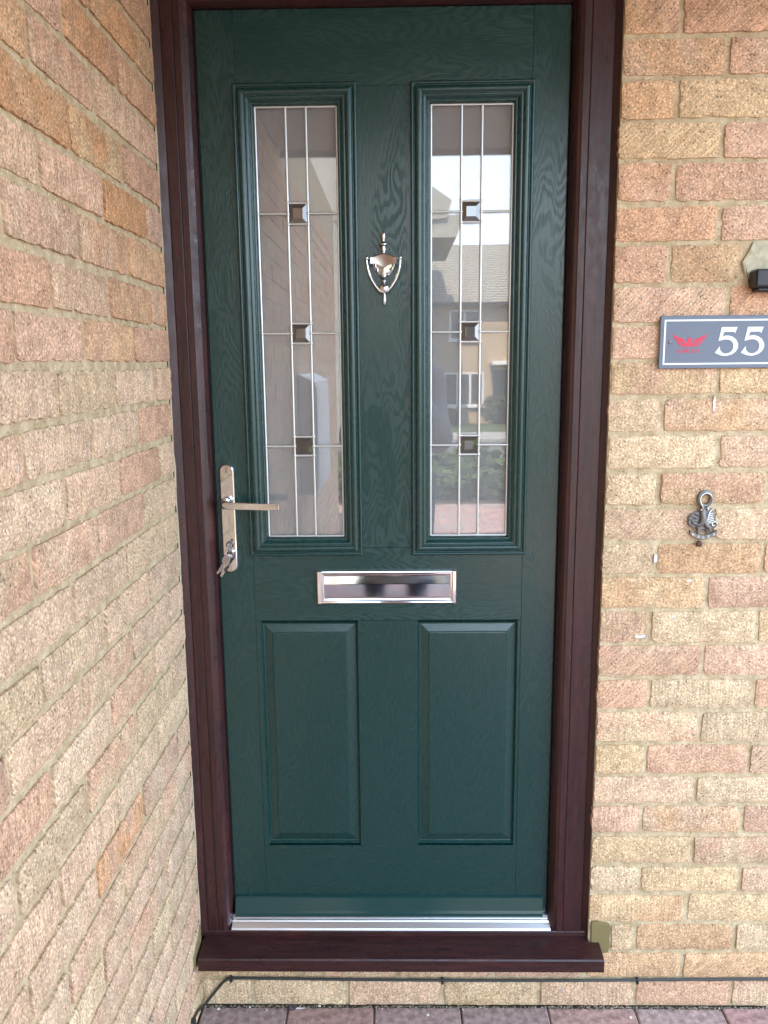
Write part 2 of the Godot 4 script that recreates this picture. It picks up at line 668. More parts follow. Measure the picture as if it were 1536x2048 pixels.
func pick_tint(y: float, side: bool) -> int:
	var r := rng.randf()
	if y > 1.5:
		return [0, 5, 1, 8, 3, 4, 7][int(r * 6.99)] if side else [0, 1, 8, 4, 3, 7, 0][int(r * 6.99)]
	if side:
		return [6, 3, 2, 7, 1, 6, 2, 7, 6][int(r * 8.99)]
	return [0, 1, 2, 7, 7, 3, 4, 1, 2][int(r * 8.99)]

func pick_kind(y: float, side: bool) -> int:
	var r := rng.randf()
	if side:
		return 0 if r < 0.45 else 3 if r < 0.85 else 2
	if y > 1.55:
		return 1 if r < 0.35 else 2 if r < 0.7 else 0
	return 0 if r < 0.65 else 1 if r < 0.82 else 3

func build_walls():
	blot.frequency = 0.5
	blot.seed = 4
	# the wall that the door stands in
	var front := thing("brick_wall", "buff and pink brick house wall beside and below the green door", "wall")
	var st := st_new()
	cbox(st, Vector3(0.4575, 0.0, -0.3), Vector3(4.0, 2.6, -0.0052))
	cbox(st, Vector3(-0.448, 0.0, -0.3), Vector3(0.4575, 0.139, -0.0050))
	cbox(st, Vector3(-0.448, 2.242, -0.3), Vector3(0.4575, 2.6, -0.0037))
	cbox(st, Vector3(-0.7, 0.139, -0.3), Vector3(0.4575, 2.242, -0.125))
	cbox(st, Vector3(-4.0, 2.6, -0.3), Vector3(4.0, 5.2, -0.02))
	obj("mortar", st, M.mortar, front)
	var rest := [st_new(), st_new(), st_new(), st_new()]
	for r in BED.size() - 1:
		var y0: float = BED[r]
		var y1: float = BED[r + 1]
		var yc := (y0 + y1) / 2.0
		var h := y1 - y0 - rng.randf_range(0.0085, 0.0125)
		if r == 0:
			h = y1 - y0 - 0.008
		# perpends: alternate courses begin with a half brick at the frame
		var first := 0.458 + rng.randf_range(-0.002, 0.002)
		var perps := []
		if r == 0:
			perps = [-0.4445, -0.325, -0.101, 0.121, 0.347, 0.57, 0.794]
		elif r == 1:
			perps = [-0.4445, -0.21, 0.015, 0.24, 0.452, 0.676]
		elif r == 2:
			perps = [0.506, 0.564, 0.792]
		elif r >= 30:
			perps = [-0.4445, -0.325 - 0.11 * (r % 2), -0.101 - 0.11 * (r % 2), 0.121 - 0.11 * (r % 2), 0.347 - 0.11 * (r % 2), 0.57 - 0.11 * (r % 2), 0.79]
		elif r % 2 == 0:
			perps = [first - 0.005, 0.566 + rng.randf_range(-0.003, 0.003), 0.791 + rng.randf_range(-0.003, 0.003)]
		else:
			perps = [first - 0.005, 0.677 + rng.randf_range(-0.008, 0.008) - (0.022 if r > 22 else 0.0)]
		while perps[-1] < 3.8:
			perps.append(perps[-1] + 0.2255 + rng.randf_range(-0.003, 0.003))
		for k in perps.size() - 1:
			var g := rng.randf_range(0.0085, 0.0125)
			var xa: float = perps[k] + g / 2.0
			var xb: float = perps[k + 1] - g / 2.0
			if r == 22 and xa > 0.55 and xa < 0.66:
				xb = 0.703
			if r == 22 and xa > 0.66 and xa < 0.85:
				continue
			var at := Transform3D(Basis(), Vector3((xa + xb) / 2.0, yc + rng.randf_range(-0.0012, 0.0012), rng.randf_range(-0.0012, 0.0012)))
			var c0 := pick_tint(yc, false)
			var c1 := pick_tint(yc, false) if rng.randf() < 0.45 else c0
			var kd := pick_kind(yc, false)
			if r == 14 and k == 0:
				c0 = 2; c1 = 2; kd = 2
			if r == 26 and k == 1:
				c0 = 4; c1 = 4; kd = 2
			if xa < 0.92 and r < 30:
				brick_part(front, at, xb - xa, h, c0, c1, kd)
			else:
				brick_into(rest[kd], at, xb - xa, h, 3, 2, tint(c0), tint(c1))
	for k in 4:
		obj("brickwork", rest[k], M["brick_%d" % k], front).set_meta("kind", "stuff")
	# cement patch by the plaque's bracket, with its cracks, and the fresh mortar round the sill
	var p := st_new()
	plate(p, PackedVector2Array([Vector2(0.7255, 1.717), Vector2(0.8, 1.720), Vector2(0.93, 1.719), Vector2(0.93, 1.634), Vector2(0.80, 1.632), Vector2(0.7225, 1.633), Vector2(0.7195, 1.645), Vector2(0.712, 1.660), Vector2(0.7065, 1.678), Vector2(0.713, 1.690), Vector2(0.719, 1.700)]), -0.01, 0.0012, 0.001)
	obj("cement_patch", p, M.cement, front)
	p = st_new()
	tube(p, [Vector3(0.7265, 1.716, 0.0006), Vector3(0.722, 1.700, 0.0009), Vector3(0.7175, 1.686, 0.0009), Vector3(0.712, 1.672, 0.0009), Vector3(0.7165, 1.658, 0.0012), Vector3(0.7205, 1.645, 0.0012), Vector3(0.7225, 1.634, 0.0009), Vector3(0.734, 1.6325, 0.0006)], [0.0006, 0.0009, 0.0007, 0.0006, 0.0009, 0.0011, 0.0008, 0.0004], 5, 0.4)
	obj("crack", p, M.soil, front)
	p = st_new()
	plate(p, PackedVector2Array([Vector2(0.4625, 0.2215), Vector2(0.476, 0.2225), Vector2(0.492, 0.218), Vector2(0.5035, 0.2165), Vector2(0.509, 0.208), Vector2(0.506, 0.195), Vector2(0.505, 0.178), Vector2(0.5075, 0.160), Vector2(0.5035, 0.143), Vector2(0.478, 0.1385), Vector2(0.4635, 0.139)]), -0.02, 0.0008, 0.0012)
	obj("mortar_fill", p, M.fresh_mortar, front)
	# white splashes on the wall
	for w in [[0.566, 1.079, 0.004, 0.012], [0.5415, 0.9065, 0.014, 0.004], [0.548, 0.9085, 0.006, 0.003], [0.668, 1.4, 0.003, 0.02], [0.6105, 0.952, 0.004, 0.003], [0.64, 1.0305, 0.008, 0.003]]:
		p = st_new()
		var ol := PackedVector2Array()
		for k in 9:
			var a := TAU * k / 9.0
			var rr := rng.randf_range(0.55, 1.0)
			ol.append(Vector2(w[0] + cos(a) * w[2] * rr, w[1] + sin(a) * w[3] * rr))
		plate(p, ol, -0.004, 0.0014)
		obj("paint_splash", p, M.white_chip, front)
	# the wall that comes forward on the left
	var side := thing("brick_wall", "pale pink and cream brick return wall running forward left of the door", "wall")
	var X := -0.4415
	st = st_new()
	cbox(st, Vector3(-3.2, 0.0, -0.3), Vector3(X - 0.0058, 2.6, 4.6))
	obj("mortar", st, M.mortar, side)
	rest = [st_new(), st_new(), st_new(), st_new()]
	for r in BED.size() - 1:
		var y0: float = BED[r]
		var y1: float = BED[r + 1]
		var yc := (y0 + y1) / 2.0
		var z: float = -0.03 if r % 2 == 0 else -0.147
		var n := 0
		while z < 4.6:
			var z1: float = z + 0.2345 + rng.randf_range(-0.004, 0.004)
			if n == 0:
				z1 = 0.205 if r % 2 == 0 else 0.087
			if z1 > 4.52:
				z1 = 4.604
			var g := rng.randf_range(0.0085, 0.0135)
			var za := maxf(z + g / 2.0, -0.02)
			var zb := z1 - g / 2.0
			var h := y1 - y0 - rng.randf_range(0.0095, 0.0145)
			var at := Transform3D(Basis(Vector3.UP, PI / 2.0), Vector3(X + rng.randf_range(-0.0014, 0.0014), yc + rng.randf_range(-0.0016, 0.0016), (za + zb) / 2.0))
			var c0 := pick_tint(yc, true)
			var c1 := pick_tint(yc, true) if rng.randf() < 0.55 else c0
			var kd := pick_kind(yc, true)
			# a few bricks that stand out in the photograph
			if r == 9 and absf((za + zb) / 2.0 - 0.36) < 0.1:
				c0 = 5; c1 = 1
			if r == 24 and n == 2:
				c0 = 5; c1 = 0; kd = 2
			if r == 22 and n == 2:
				c0 = 3; c1 = 6
			if za < 1.05 and r < 30:
				brick_part(side, at, zb - za, h, c0, c1, kd)
			else:
				brick_into(rest[kd], at, zb - za, h, 3, 2, tint(c0), tint(c1))
			z = z1
			n += 1
	for k in [0, 2, 3]:
		obj("brickwork", rest[k], M["brick_%d" % k], side).set_meta("kind", "stuff")
	p = st_new()
	plate(p, PackedVector2Array([Vector2(0.005, 0.209), Vector2(-0.010, 0.202), Vector2(-0.023, 0.192), Vector2(-0.045, 0.188), Vector2(-0.065, 0.181), Vector2(-0.068, 0.165), Vector2(-0.064, 0.148), Vector2(-0.040, 0.139), Vector2(-0.020, 0.136), Vector2(0.005, 0.136)]), -0.01, 0.0012, 0.001)
	obj("mortar_fill", p, M.fresh_mortar, side).transform = Transform3D(Basis(Vector3.UP, PI / 2.0), Vector3(X, 0, 0))

# ---------------------------------------------------------------- canopy over the door
func build_canopy():
	var c := thing("porch_canopy", "flat porch canopy with boarded soffit above the front door", "canopy", Vector3(0, 2.32, 0))
	for k in 11:
		var st := st_new()
		var z := 0.0 + k * 0.15
		cbox(st, Vector3(-0.44, 0.0, z), Vector3(1.05, 0.012, z + 0.146), 0.003)
		obj("soffit_board", st, M.soffit, c)
	var st := st_new()
	cbox(st, Vector3(-0.44, -0.02, 1.652), Vector3(1.05, 0.2, 1.672), 0.003)
	obj("fascia", st, M.soffit, c)
	st = st_new()
	cbox(st, Vector3(-0.44, 0.014, 0.0), Vector3(1.05, 0.22, 1.65))
	obj("deck", st, M.roof_tile, c)

# ---------------------------------------------------------------- door frame
func build_frame():
	var f := thing("door_frame", "dark rosewood door frame round the green door", "door frame", Vector3(0, 0.17, 0))
	var y0 := 0.0
	# jambs: angled outer trim, flat face, sculpted inner edge, rebate. (x from outside to inside, z)
	for s in [-1.0, 1.0]:
		var prof: Array
		if s > 0.0:
			prof = [[0.4665, -0.12], [0.4665, -0.013], [0.4645, -0.0105], [0.4445, -0.0225], [0.4425, -0.0225], [0.442, -0.018], [0.402, -0.018], [0.4005, -0.0195], [0.399, -0.018], [0.387, -0.018], [0.3845, -0.0195], [0.3795, -0.0215], [0.375, -0.027], [0.3715, -0.035], [0.3695, -0.042], [0.3695, -0.07]]
		else:
			prof = [[0.449, -0.12], [0.449, -0.0140], [0.446, -0.0125], [0.4275, -0.0188], [0.4255, -0.0205], [0.425, -0.018], [0.404, -0.018], [0.4025, -0.0195], [0.401, -0.018], [0.3885, -0.018], [0.386, -0.0195], [0.381, -0.0215], [0.376, -0.027], [0.3725, -0.035], [0.3705, -0.042], [0.3705, -0.07]]
		var st := st_new()
		UX = Vector3.RIGHT + Vector3.BACK * 0.7
		UY = Vector3.UP
		UO = Vector2(0.33 + s * 0.21, 0.1 * s)
		for k in prof.size() - 1:
			var a := Vector3(prof[k][0] * s, y0, prof[k][1])
			var b := Vector3(prof[k + 1][0] * s, y0, prof[k + 1][1])
			var up := Vector3(0, 2.05 - 0.002, 0)
			var seg := b - a
			var out: Vector3 = Vector3(-seg.z, 0, seg.x) * -s
			quad(st, a, b, b + up, a + up, out)
		obj("jamb", st, M.rosewood, f)
	# head
	var hp := [[2.07, -0.12], [2.07, -0.012], [2.0675, -0.0105], [2.0465, -0.0225], [2.0445, -0.0225], [2.044, -0.018], [2.017, -0.018], [2.0145, -0.0195], [2.009, -0.0215], [2.0045, -0.027], [2.001, -0.035], [1.999, -0.042], [1.999, -0.07]]
	var st := st_new()
	UX = Vector3.UP + Vector3.BACK * 0.7
	UY = Vector3.RIGHT
	for k in hp.size() - 1:
		var y_a: float = hp[k][0]
		var y_b: float = hp[k + 1][0]
		var in_a := clampf((2.044 - y_a) / 0.045, 0.0, 1.0) * 0.072
		var in_b := clampf((2.044 - y_b) / 0.045, 0.0, 1.0) * 0.072
		var a := Vector3(-0.447 + in_a, y_a, hp[k][1] + 0.0005)
		var b := Vector3(-0.447 + in_b, y_b, hp[k + 1][1] + 0.0005)
		var c := Vector3(0.464 - in_b, y_b, hp[k + 1][1] + 0.0005)
		var d := Vector3(0.464 - in_a, y_a, hp[k][1] + 0.0005)
		var nn := Vector3(0, -(hp[k + 1][1] - hp[k][1]), y_b - y_a)
		quad(st, a, b, c, d, nn * -1.0)
	obj("head", st, M.rosewood, f)
	grain_vertical()
	# rubber seal between leaf and frame
	for s in [-1.0, 1.0]:
		st = st_new()
		cbox(st, Vector3(0.366 if s > 0 else -0.3705, 0.03, -0.062), Vector3(0.3695 if s > 0 else -0.367, 1.998, -0.053), 0.001)
		obj("seal", st, M.rubber, f)
	# ragged bead of sealant between the jamb and the return wall
	st = st_new()
	var bead := []
	var br := []
	for k in 60:
		bead.append(Vector3(-0.4438 + rng.randf_range(-0.0006, 0.0006), 0.02 + k * 0.034, -0.0125 + rng.randf_range(-0.001, 0.001)))
		br.append(rng.randf_range(0.0010, 0.0024))
	tube(st, bead, br, 6)
	obj("sealant", st, M.cement, f)
	# aluminium threshold
	st = st_new()
	var pts := [[-0.06, 0.0], [-0.06, 0.040], [-0.041, 0.0395], [-0.0405, 0.0275], [-0.039, 0.0285], [-0.036, 0.0280], [-0.0345, 0.0255], [-0.0225, 0.0175], [-0.0195, 0.0145], [-0.0195, 0.0]]
	var rings := []
	for x in [-0.372, 0.3735]:
		var ring := []
		for q in pts:
			ring.append(Vector3(x, q[1], q[0]))
		rings.append(ring)
	loft(st, rings, true, false)
	obj("threshold", st, M.aluminium, f)

func build_sill():
	var st := st_new()
	UX = Vector3.BACK + Vector3.UP * 0.8
	UY = Vector3.RIGHT
	var prof := [[-0.09, 0.1845], [-0.0185, 0.1842], [-0.0172, 0.1825], [-0.0168, 0.1733], [0.048, 0.1685], [0.0535, 0.1675], [0.056, 0.1645], [0.056, 0.1375], [0.054, 0.1355], [0.03, 0.1355], [0.03, 0.141], [-0.09, 0.141]]
	var front := [[0.0035, 0.1717], [0.048, 0.1685], [0.0535, 0.1675], [0.056, 0.1645], [0.056, 0.1375], [0.054, 0.1355], [0.03, 0.1355], [0.03, 0.1365], [0.0035, 0.1365]]
	var make := func(p: Array, xa: float, xb: float):
		var rings := []
		for x in [xa, xb]:
			var ring := []
			for q in p:
				ring.append(Vector3(x, q[1], q[0]))
			rings.append(ring)
		loft(st, rings, true, false)
	make.call(prof, -0.4345, 0.4585)
	make.call(front, 0.4586, 0.4805)
	var s := obj("door_sill", st, M.rosewood)
	tag(s, "dark rosewood sill projecting below the green door's threshold", "sill")
	grain_vertical()

# ---------------------------------------------------------------- door leaf
const ZF := -0.05

func board(door: Node3D, called: String, x0: float, y0: float, x1: float, y1: float, across: bool, kind: int, off: Vector2):
	var st := st_new()
	if across: grain_across(off)
	else: grain_vertical(off)
	# only as deep as the skin of the leaf, with a fine rounded edge
	cbox(st, Vector3(x0, y0, ZF - 0.02), Vector3(x1, y1, ZF), 0.0007)
	grain_vertical()
	return obj(called, st, M["door_%d" % kind], door)

func build_door():
	var d := thing("front_door", "dark green panelled front door with two tall leaded glass panes", "door", Vector3(0, 0, 0))
	var xl := -0.3665
	var xr := 0.3665
	var yb := 0.2105
	var yt := 2.168
	var c0 := [-0.298, -0.0525]     # cassettes: outer edges
	var c1 := [0.054, 0.2995]
	var cy0 := 1.078
	var cy1 := 2.0335
	# boards that make up the skin of the leaf
	var st := st_new()
	cbox(st, Vector3(xl, yb, ZF - 0.044), Vector3(xr, 1.115, ZF - 0.0205))
	cbox(st, Vector3(xl, 1.998, ZF - 0.044), Vector3(xr, yt, ZF - 0.0205))
	for q in [[xl, -0.262], [-0.088, 0.088], [0.262, xr]]:
		cbox(st, Vector3(q[0], 1.115, ZF - 0.044), Vector3(q[1], 1.998, ZF - 0.0205))
	obj("core", st, M.door_2, d)
	board(d, "stile", xl, yb, -0.2925, yt, false, 0, Vector2(0.49, 0.12))
	board(d, "stile", 0.294, yb, xr, yt, false, 1, Vector2(0.02, 0.3))
	board(d, "top_rail", -0.2925, 2.028, 0.294, yt, true, 1, Vector2(0.1, 0.45))
	board(d, "muntin", -0.058, 1.0945, 0.0595, 2.028, false, 0, Vector2(0.125, 0.61))
	board(d, "lock_rail", -0.2925, 0.9295, 0.294, 1.0943, true, 0, Vector2(0.055, 0.33))
	board(d, "infill", -0.2925, 1.0945, -0.0582, 1.115, true, 2, Vector2(0.1, 0.2))
	board(d, "infill", 0.0597, 1.0945, 0.294, 1.115, true, 2, Vector2(0.3, 0.7))
	board(d, "lower_muntin", -0.067, 0.383, 0.067, 0.9293, false, 2, Vector2(0.3, 0.5))
	board(d, "bottom_rail", -0.2925, yb, 0.294, 0.3828, true, 2, Vector2(0.6, 0.1))
	# lower moulded panels
	for s in [0, 1]:
		var x0: float = [-0.2805, 0.067][s]
		var x1: float = [-0.067, 0.2865][s]
		if s == 0:
			board(d, "infill", -0.2923, 0.383, x0, 0.9293, false, 2, Vector2(0.2, 0.2))
		else:
			board(d, "infill", x1, 0.383, 0.2938, 0.9293, false, 2, Vector2(0.2, 0.6))
		var pn := Node3D.new()
		pn.name = "moulded_panel" if s == 0 else "moulded_panel_001"
		d.add_child(pn)
		st = st_new()
		mitred(st, x0, 0.389, x1, 0.926, [[0.0, ZF], [0.0015, ZF - 0.0025], [0.004, ZF - 0.0065], [0.0055, ZF - 0.0070], [0.007, ZF - 0.0070], [0.0225, ZF - 0.0020], [0.0235, ZF - 0.0014], [0.0245, ZF - 0.0002], [0.0265, ZF + 0.0003]], false)
		obj("moulding", st, M.door_2, pn)
		st = st_new()
		grain_vertical(Vector2(0.35 * s, 0.4 * s))
		quad(st, Vector3(x0 + 0.0265, 0.4155, ZF + 0.0003), Vector3(x1 - 0.0265, 0.4155, ZF + 0.0003), Vector3(x1 - 0.0265, 0.8995, ZF + 0.0003), Vector3(x0 + 0.0265, 0.8995, ZF + 0.0003), Vector3.BACK)
		obj("field", st, M.door_2, pn)
		st = st_new()
		cbox(st, Vector3(x0 - 0.002, 0.385, ZF - 0.02), Vector3(x1 + 0.002, 0.93, ZF - 0.009))
		obj("backing", st, M.door_2, pn)
	# glazed cassettes
	for s in 2:
		var cc: Array = [c0, c1][s]
		glazing(d, cc[0], cc[1], cy0, cy1, s)
	knocker(d)
	letterbox(d)
	lever_handle(d)
	# weather bar at the foot of the leaf
	st = st_new()
	var wp := [[ZF - 0.005, 0.2560], [ZF + 0.006, 0.2555], [ZF + 0.009, 0.2535], [ZF + 0.0175, 0.2265], [ZF + 0.020, 0.2205], [ZF + 0.021, 0.214], [ZF + 0.0195, 0.2105], [ZF + 0.017, 0.2095], [ZF + 0.012, 0.211], [ZF + 0.006, 0.211], [ZF - 0.005, 0.211]]
	var rings := []
	UX = Vector3.UP; UY = Vector3.RIGHT
	for x in [-0.3635, 0.3565]:
		var ring := []
		for q in wp:
			ring.append(Vector3(x, q[1], q[0]))
		rings.append(ring)
	loft(st, rings, true, false)
	grain_vertical()
	var wb := mat("weather_bar", lin(0.0078, 0.043, 0.041), 0.16, 0.0, 0.5)
	obj("weather_bar", st, wb, d)

func glazing(d: Node3D, x0: float, x1: float, y0: float, y1: float, s: int):
	var cas := Node3D.new()
	cas.name = "glazed_panel" if s == 0 else "glazed_panel_001"
	d.add_child(cas)
	var st := st_new()
	var z := ZF
	var prof := [[0.0, z - 0.002], [0.0002, z + 0.0055], [0.0012, z + 0.0075], [0.003, z + 0.0085], [0.0052, z + 0.0082], [0.0065, z + 0.0066], [0.0075, z + 0.0055],
		[0.009, z + 0.0055], [0.0098, z + 0.0085], [0.0118, z + 0.0108], [0.0152, z + 0.0122], [0.019, z + 0.0118], [0.0215, z + 0.0100], [0.0225, z + 0.0080],
		[0.0240, z + 0.0078], [0.0250, z + 0.0088], [0.0275, z + 0.0080], [0.0300, z + 0.0060], [0.0325, z + 0.0030], [0.0333, z + 0.0010], [0.0345, z + 0.0008], [0.0352, z + 0.0014], [0.0375, z + 0.0006], [0.0385, z - 0.0015], [0.0386, z - 0.020]]
	mitred(st, x0, y0, x1, y1, prof, true)
	obj("cassette", st, M.door_2, cas)
	var a := x0 + 0.0375
	var b := x1 - 0.0375
	var g0 := y0 + 0.0375
	var g1 := y1 - 0.0375
	# sealed unit: clear panes in front, satin pane behind
	for dz in [0.0125, 0.0185]:
		st = st_new()
		cbox(st, Vector3(a, g0, z - dz), Vector3(b, g1, z - dz + 0.004))
		obj("pane", st, M.glass, cas)
	st = st_new()
	cbox(st, Vector3(a, g0, z - 0.028), Vector3(b, g1, z - 0.022))
	obj("satin_pane", st, M.backing, cas)
	# lead strips
	var cx := (x0 + x1) / 2.0
	var zz := z - 0.0082
	var l := 0.00205
	var strip := func(xa: float, ya: float, xb: float, yb: float):
		var t := st_new()
		var p := Vector3(xa, ya, zz)
		var q := Vector3(xb, yb, zz)
		var side := (q - p).normalized().cross(Vector3.BACK)
		var rings := []
		for e in [p, q]:
			var ring := []
			for w in [[-1.0, -0.0002], [-1.0, 0.0005], [-0.5, 0.0013], [0.0, 0.0016], [0.5, 0.0013], [1.0, 0.0005], [1.0, -0.0002]]:
				ring.append(e + side * w[0] * l + Vector3.BACK * w[1])
			rings.append(ring)
		loft(t, rings, true, true)
		obj("lead_strip", t, M.lead, cas)
	var boxes := [[1.3354, 1.2954], [1.5715, 1.531], [1.8103, 1.7696]]
	var in0 := x0 + 0.0412
	var in1 := x1 - 0.0412
	var t0 := y0 + 0.041
	var t1 := y1 - 0.041
	strip.call(in0, t0, in0, t1)
	strip.call(in1, t0, in1, t1)
	strip.call(in0, t0, in1, t0)
	strip.call(in0, t1, in1, t1)
	strip.call(cx - 0.0205, t0, cx - 0.0205, t1)
	strip.call(cx + 0.0205, t0, cx + 0.0205, t1)
	var dots := st_new()
	for q in boxes:
		var m: float = (q[0] + q[1]) / 2.0
		strip.call(in0, m, cx - 0.0205, m)
		strip.call(cx + 0.0205, m, in1, m)
		strip.call(cx - 0.0205, q[0], cx + 0.0205, q[0])
		strip.call(cx - 0.0205, q[1], cx + 0.0205, q[1])
		for e in [[-1, q[0]], [1, q[0]], [-1, q[1]], [1, q[1]], [-1, m], [1, m]]:
			lathe(dots, Vector3(cx + e[0] * 0.0205, e[1], zz), [[0.0036, 0.0], [0.0034, 0.0012], [0.0022, 0.0021], [0.0006, 0.0024]], Vector3.BACK, 10)
		for e in [in0, in1]:
			lathe(dots, Vector3(e, m, zz), [[0.003, 0.0], [0.0028, 0.0012], [0.0018, 0.0020], [0.0006, 0.0022]], Vector3.BACK, 10)
		# bevelled jewel
		var j := st_new()
		var hx := 0.0183
		var hy: float = (q[0] - q[1]) / 2.0 - 0.002
		var r0 := []
		var r1 := []
		for e in [[-1, -1], [1, -1], [1, 1], [-1, 1]]:
			r0.append(Vector3(cx + e[0] * hx, m + e[1] * hy, zz + 0.0002))
			r1.append(Vector3(cx + e[0] * (hx - 0.0085), m + e[1] * (hy - 0.0085), zz + 0.0032))
		for e in 4:
			var o: Vector3 = (r0[e] + r0[(e + 1) % 4]) / 2.0 - Vector3(cx, m, zz - 0.02)
			quad(j, r0[e], r0[(e + 1) % 4], r1[(e + 1) % 4], r1[e], o)
		quad(j, r1[0], r1[1], r1[2], r1[3], Vector3.BACK)
		obj("bevelled_jewel", j, M.bevel_glass, cas)
	obj("solder", dots, M.lead, cas)

func knocker(d: Node3D):
	var k := Node3D.new()
	k.name = "knocker"
	d.add_child(k)
	k.position = Vector3(-0.0015, 1.6045, ZF)
	# traced in millimetres from the foot of the lower finial (147 high)
	var mm := func(a: Array) -> Array:
		var o := []
		for p in a: o.append([p[0] * 0.001, p[1] * 0.001])
		return o
	var st := st_new()
	lathe(st, Vector3(0, 0, 0.010), mm.call([[0.6, 146.5], [2.4, 145.5], [3.6, 142], [4.1, 136], [3.6, 131], [2.6, 128], [2.4, 126], [4.2, 124.5], [7.6, 122.5], [8.2, 120.6], [7.4, 118.8], [4.6, 117.6], [3.9, 116], [4.6, 113], [5.0, 109.5], [4.2, 106.5], [2.8, 104.8], [3.2, 103], [4.5, 102]]))
	obj("finial", st, M.chrome, k)
	# body: shield-shaped urn with a band across its shoulders
	st = st_new()
	var pl := func(a: Array) -> PackedVector2Array:
		var o := PackedVector2Array()
		for p in a: o.append(Vector2((p[0] - 735.0) / 9.75, (1690.0 - p[1]) / 9.75) * 0.001)
		return o
	plate(st, pl.call([[462, 760], [470, 740], [540, 735], [640, 700], [740, 678], [830, 700], [920, 735], [985, 735], [1000, 760], [1000, 865], [985, 880], [900, 880], [820, 905], [740, 952], [660, 905], [570, 880], [478, 880], [462, 865]]), 0.0, 0.0195, 0.0014)
	var bnd := obj("band", st, M.chrome, k)
	bnd.rotation.x = 0.085
	bnd.position = Vector3(0, 0.0003, -0.0072)
	st = st_new()
	# two faces of the urn meeting in a keel
	var left := [[515, 880], [528, 930], [560, 1000], [610, 1075], [670, 1145], [715, 1195]]
	for s in [-1.0, 1.0]:
		for i in left.size() - 1:
			var a := Vector3((left[i][0] - 735.0) / 9.75 * 0.001 * -s, (1690.0 - left[i][1]) / 9.75 * 0.001, 0.004)
			var b := Vector3((left[i + 1][0] - 735.0) / 9.75 * 0.001 * -s, (1690.0 - left[i + 1][1]) / 9.75 * 0.001, 0.004)
			var a2 := Vector3(0, a.y, 0.017 - 0.001 * i)
			var b2 := Vector3(0, b.y, 0.017 - 0.001 * (i + 1))
			quad(st, a, b, b2, a2, Vector3(s * 0.3, 0, 1))
			quad(st, Vector3(a.x, a.y, 0), Vector3(b.x, b.y, 0), b, a, Vector3(s, 0, 0))
	obj("urn", st, M.chrome, k)
	st = st_new()
	lathe(st, Vector3(0.0005, 0.0, 0.009), mm.call([[2.5, 52], [4.8, 50.5], [5.4, 48.5], [4.6, 46.8], [2.6, 45.5], [2.8, 43]]), Vector3.UP, 16)
	obj("foot", st, M.chrome, k)
	# swinging ring with its two pivots and the striker
	st = st_new()
	var pts := []
	var rad := []
	var half := [[34.0, 92.0], [33.6, 84.0], [32.3, 74.0], [29.0, 62.0], [23.5, 50.0], [16.0, 38.5], [8.0, 29.5], [0.0, 26.0]]
	for h in half:
		pts.append(Vector3(-h[0] * 0.001, h[1] * 0.001, 0.015))
	for i in range(half.size() - 2, -1, -1):
		pts.append(Vector3(half[i][0] * 0.001, half[i][1] * 0.001, 0.015))
	for i in pts.size():
		rad.append(0.0019 + 0.0011 * sin(PI * i / (pts.size() - 1)))
	tube(st, pts, rad, 12)
	for s in [-1.0, 1.0]:
		lathe(st, Vector3(s * 0.034, 0.094, 0.015), [[0.0003, -0.005], [0.0026, -0.0035], [0.0030, 0.0], [0.0024, 0.0035], [0.0003, 0.0048]], Vector3.UP, 12)
		tube(st, [Vector3(s * 0.034, 0.093, 0.015), Vector3(s * 0.0265, 0.093, 0.013)], [0.0012], 8)
	obj("ring", st, M.chrome, k)
	st = st_new()
	lathe(st, Vector3(0.0005, 0.0345, 0.0), [[0.008, 0.0], [0.0095, 0.006], [0.0102, 0.012], [0.0096, 0.017], [0.006, 0.0195], [0.0005, 0.0203]], Vector3.BACK, 20)
	obj("striker", st, M.chrome, k)
	st = st_new()
	lathe(st, Vector3(0.001, 0, 0.010), mm.call([[1.6, 27], [2.0, 24], [1.9, 22.5], [2.8, 18], [3.7, 12], [3.5, 6.5], [2.4, 2.4], [0.5, 0.4]]), Vector3.UP, 16)
	obj("lower_finial", st, M.chrome, k)

func rect_round(x0: float, y0: float, x1: float, y1: float, r: float, n := 5) -> PackedVector2Array:
	var o := PackedVector2Array()
	for c in [[x1 - r, y1 - r, 0.0], [x0 + r, y1 - r, PI / 2], [x0 + r, y0 + r, PI], [x1 - r, y0 + r, PI * 1.5]]:
		for k in n + 1:
			var a: float = c[2] + PI / 2.0 * k / n
			o.append(Vector2(c[0] + cos(a) * r, c[1] + sin(a) * r))
	return o

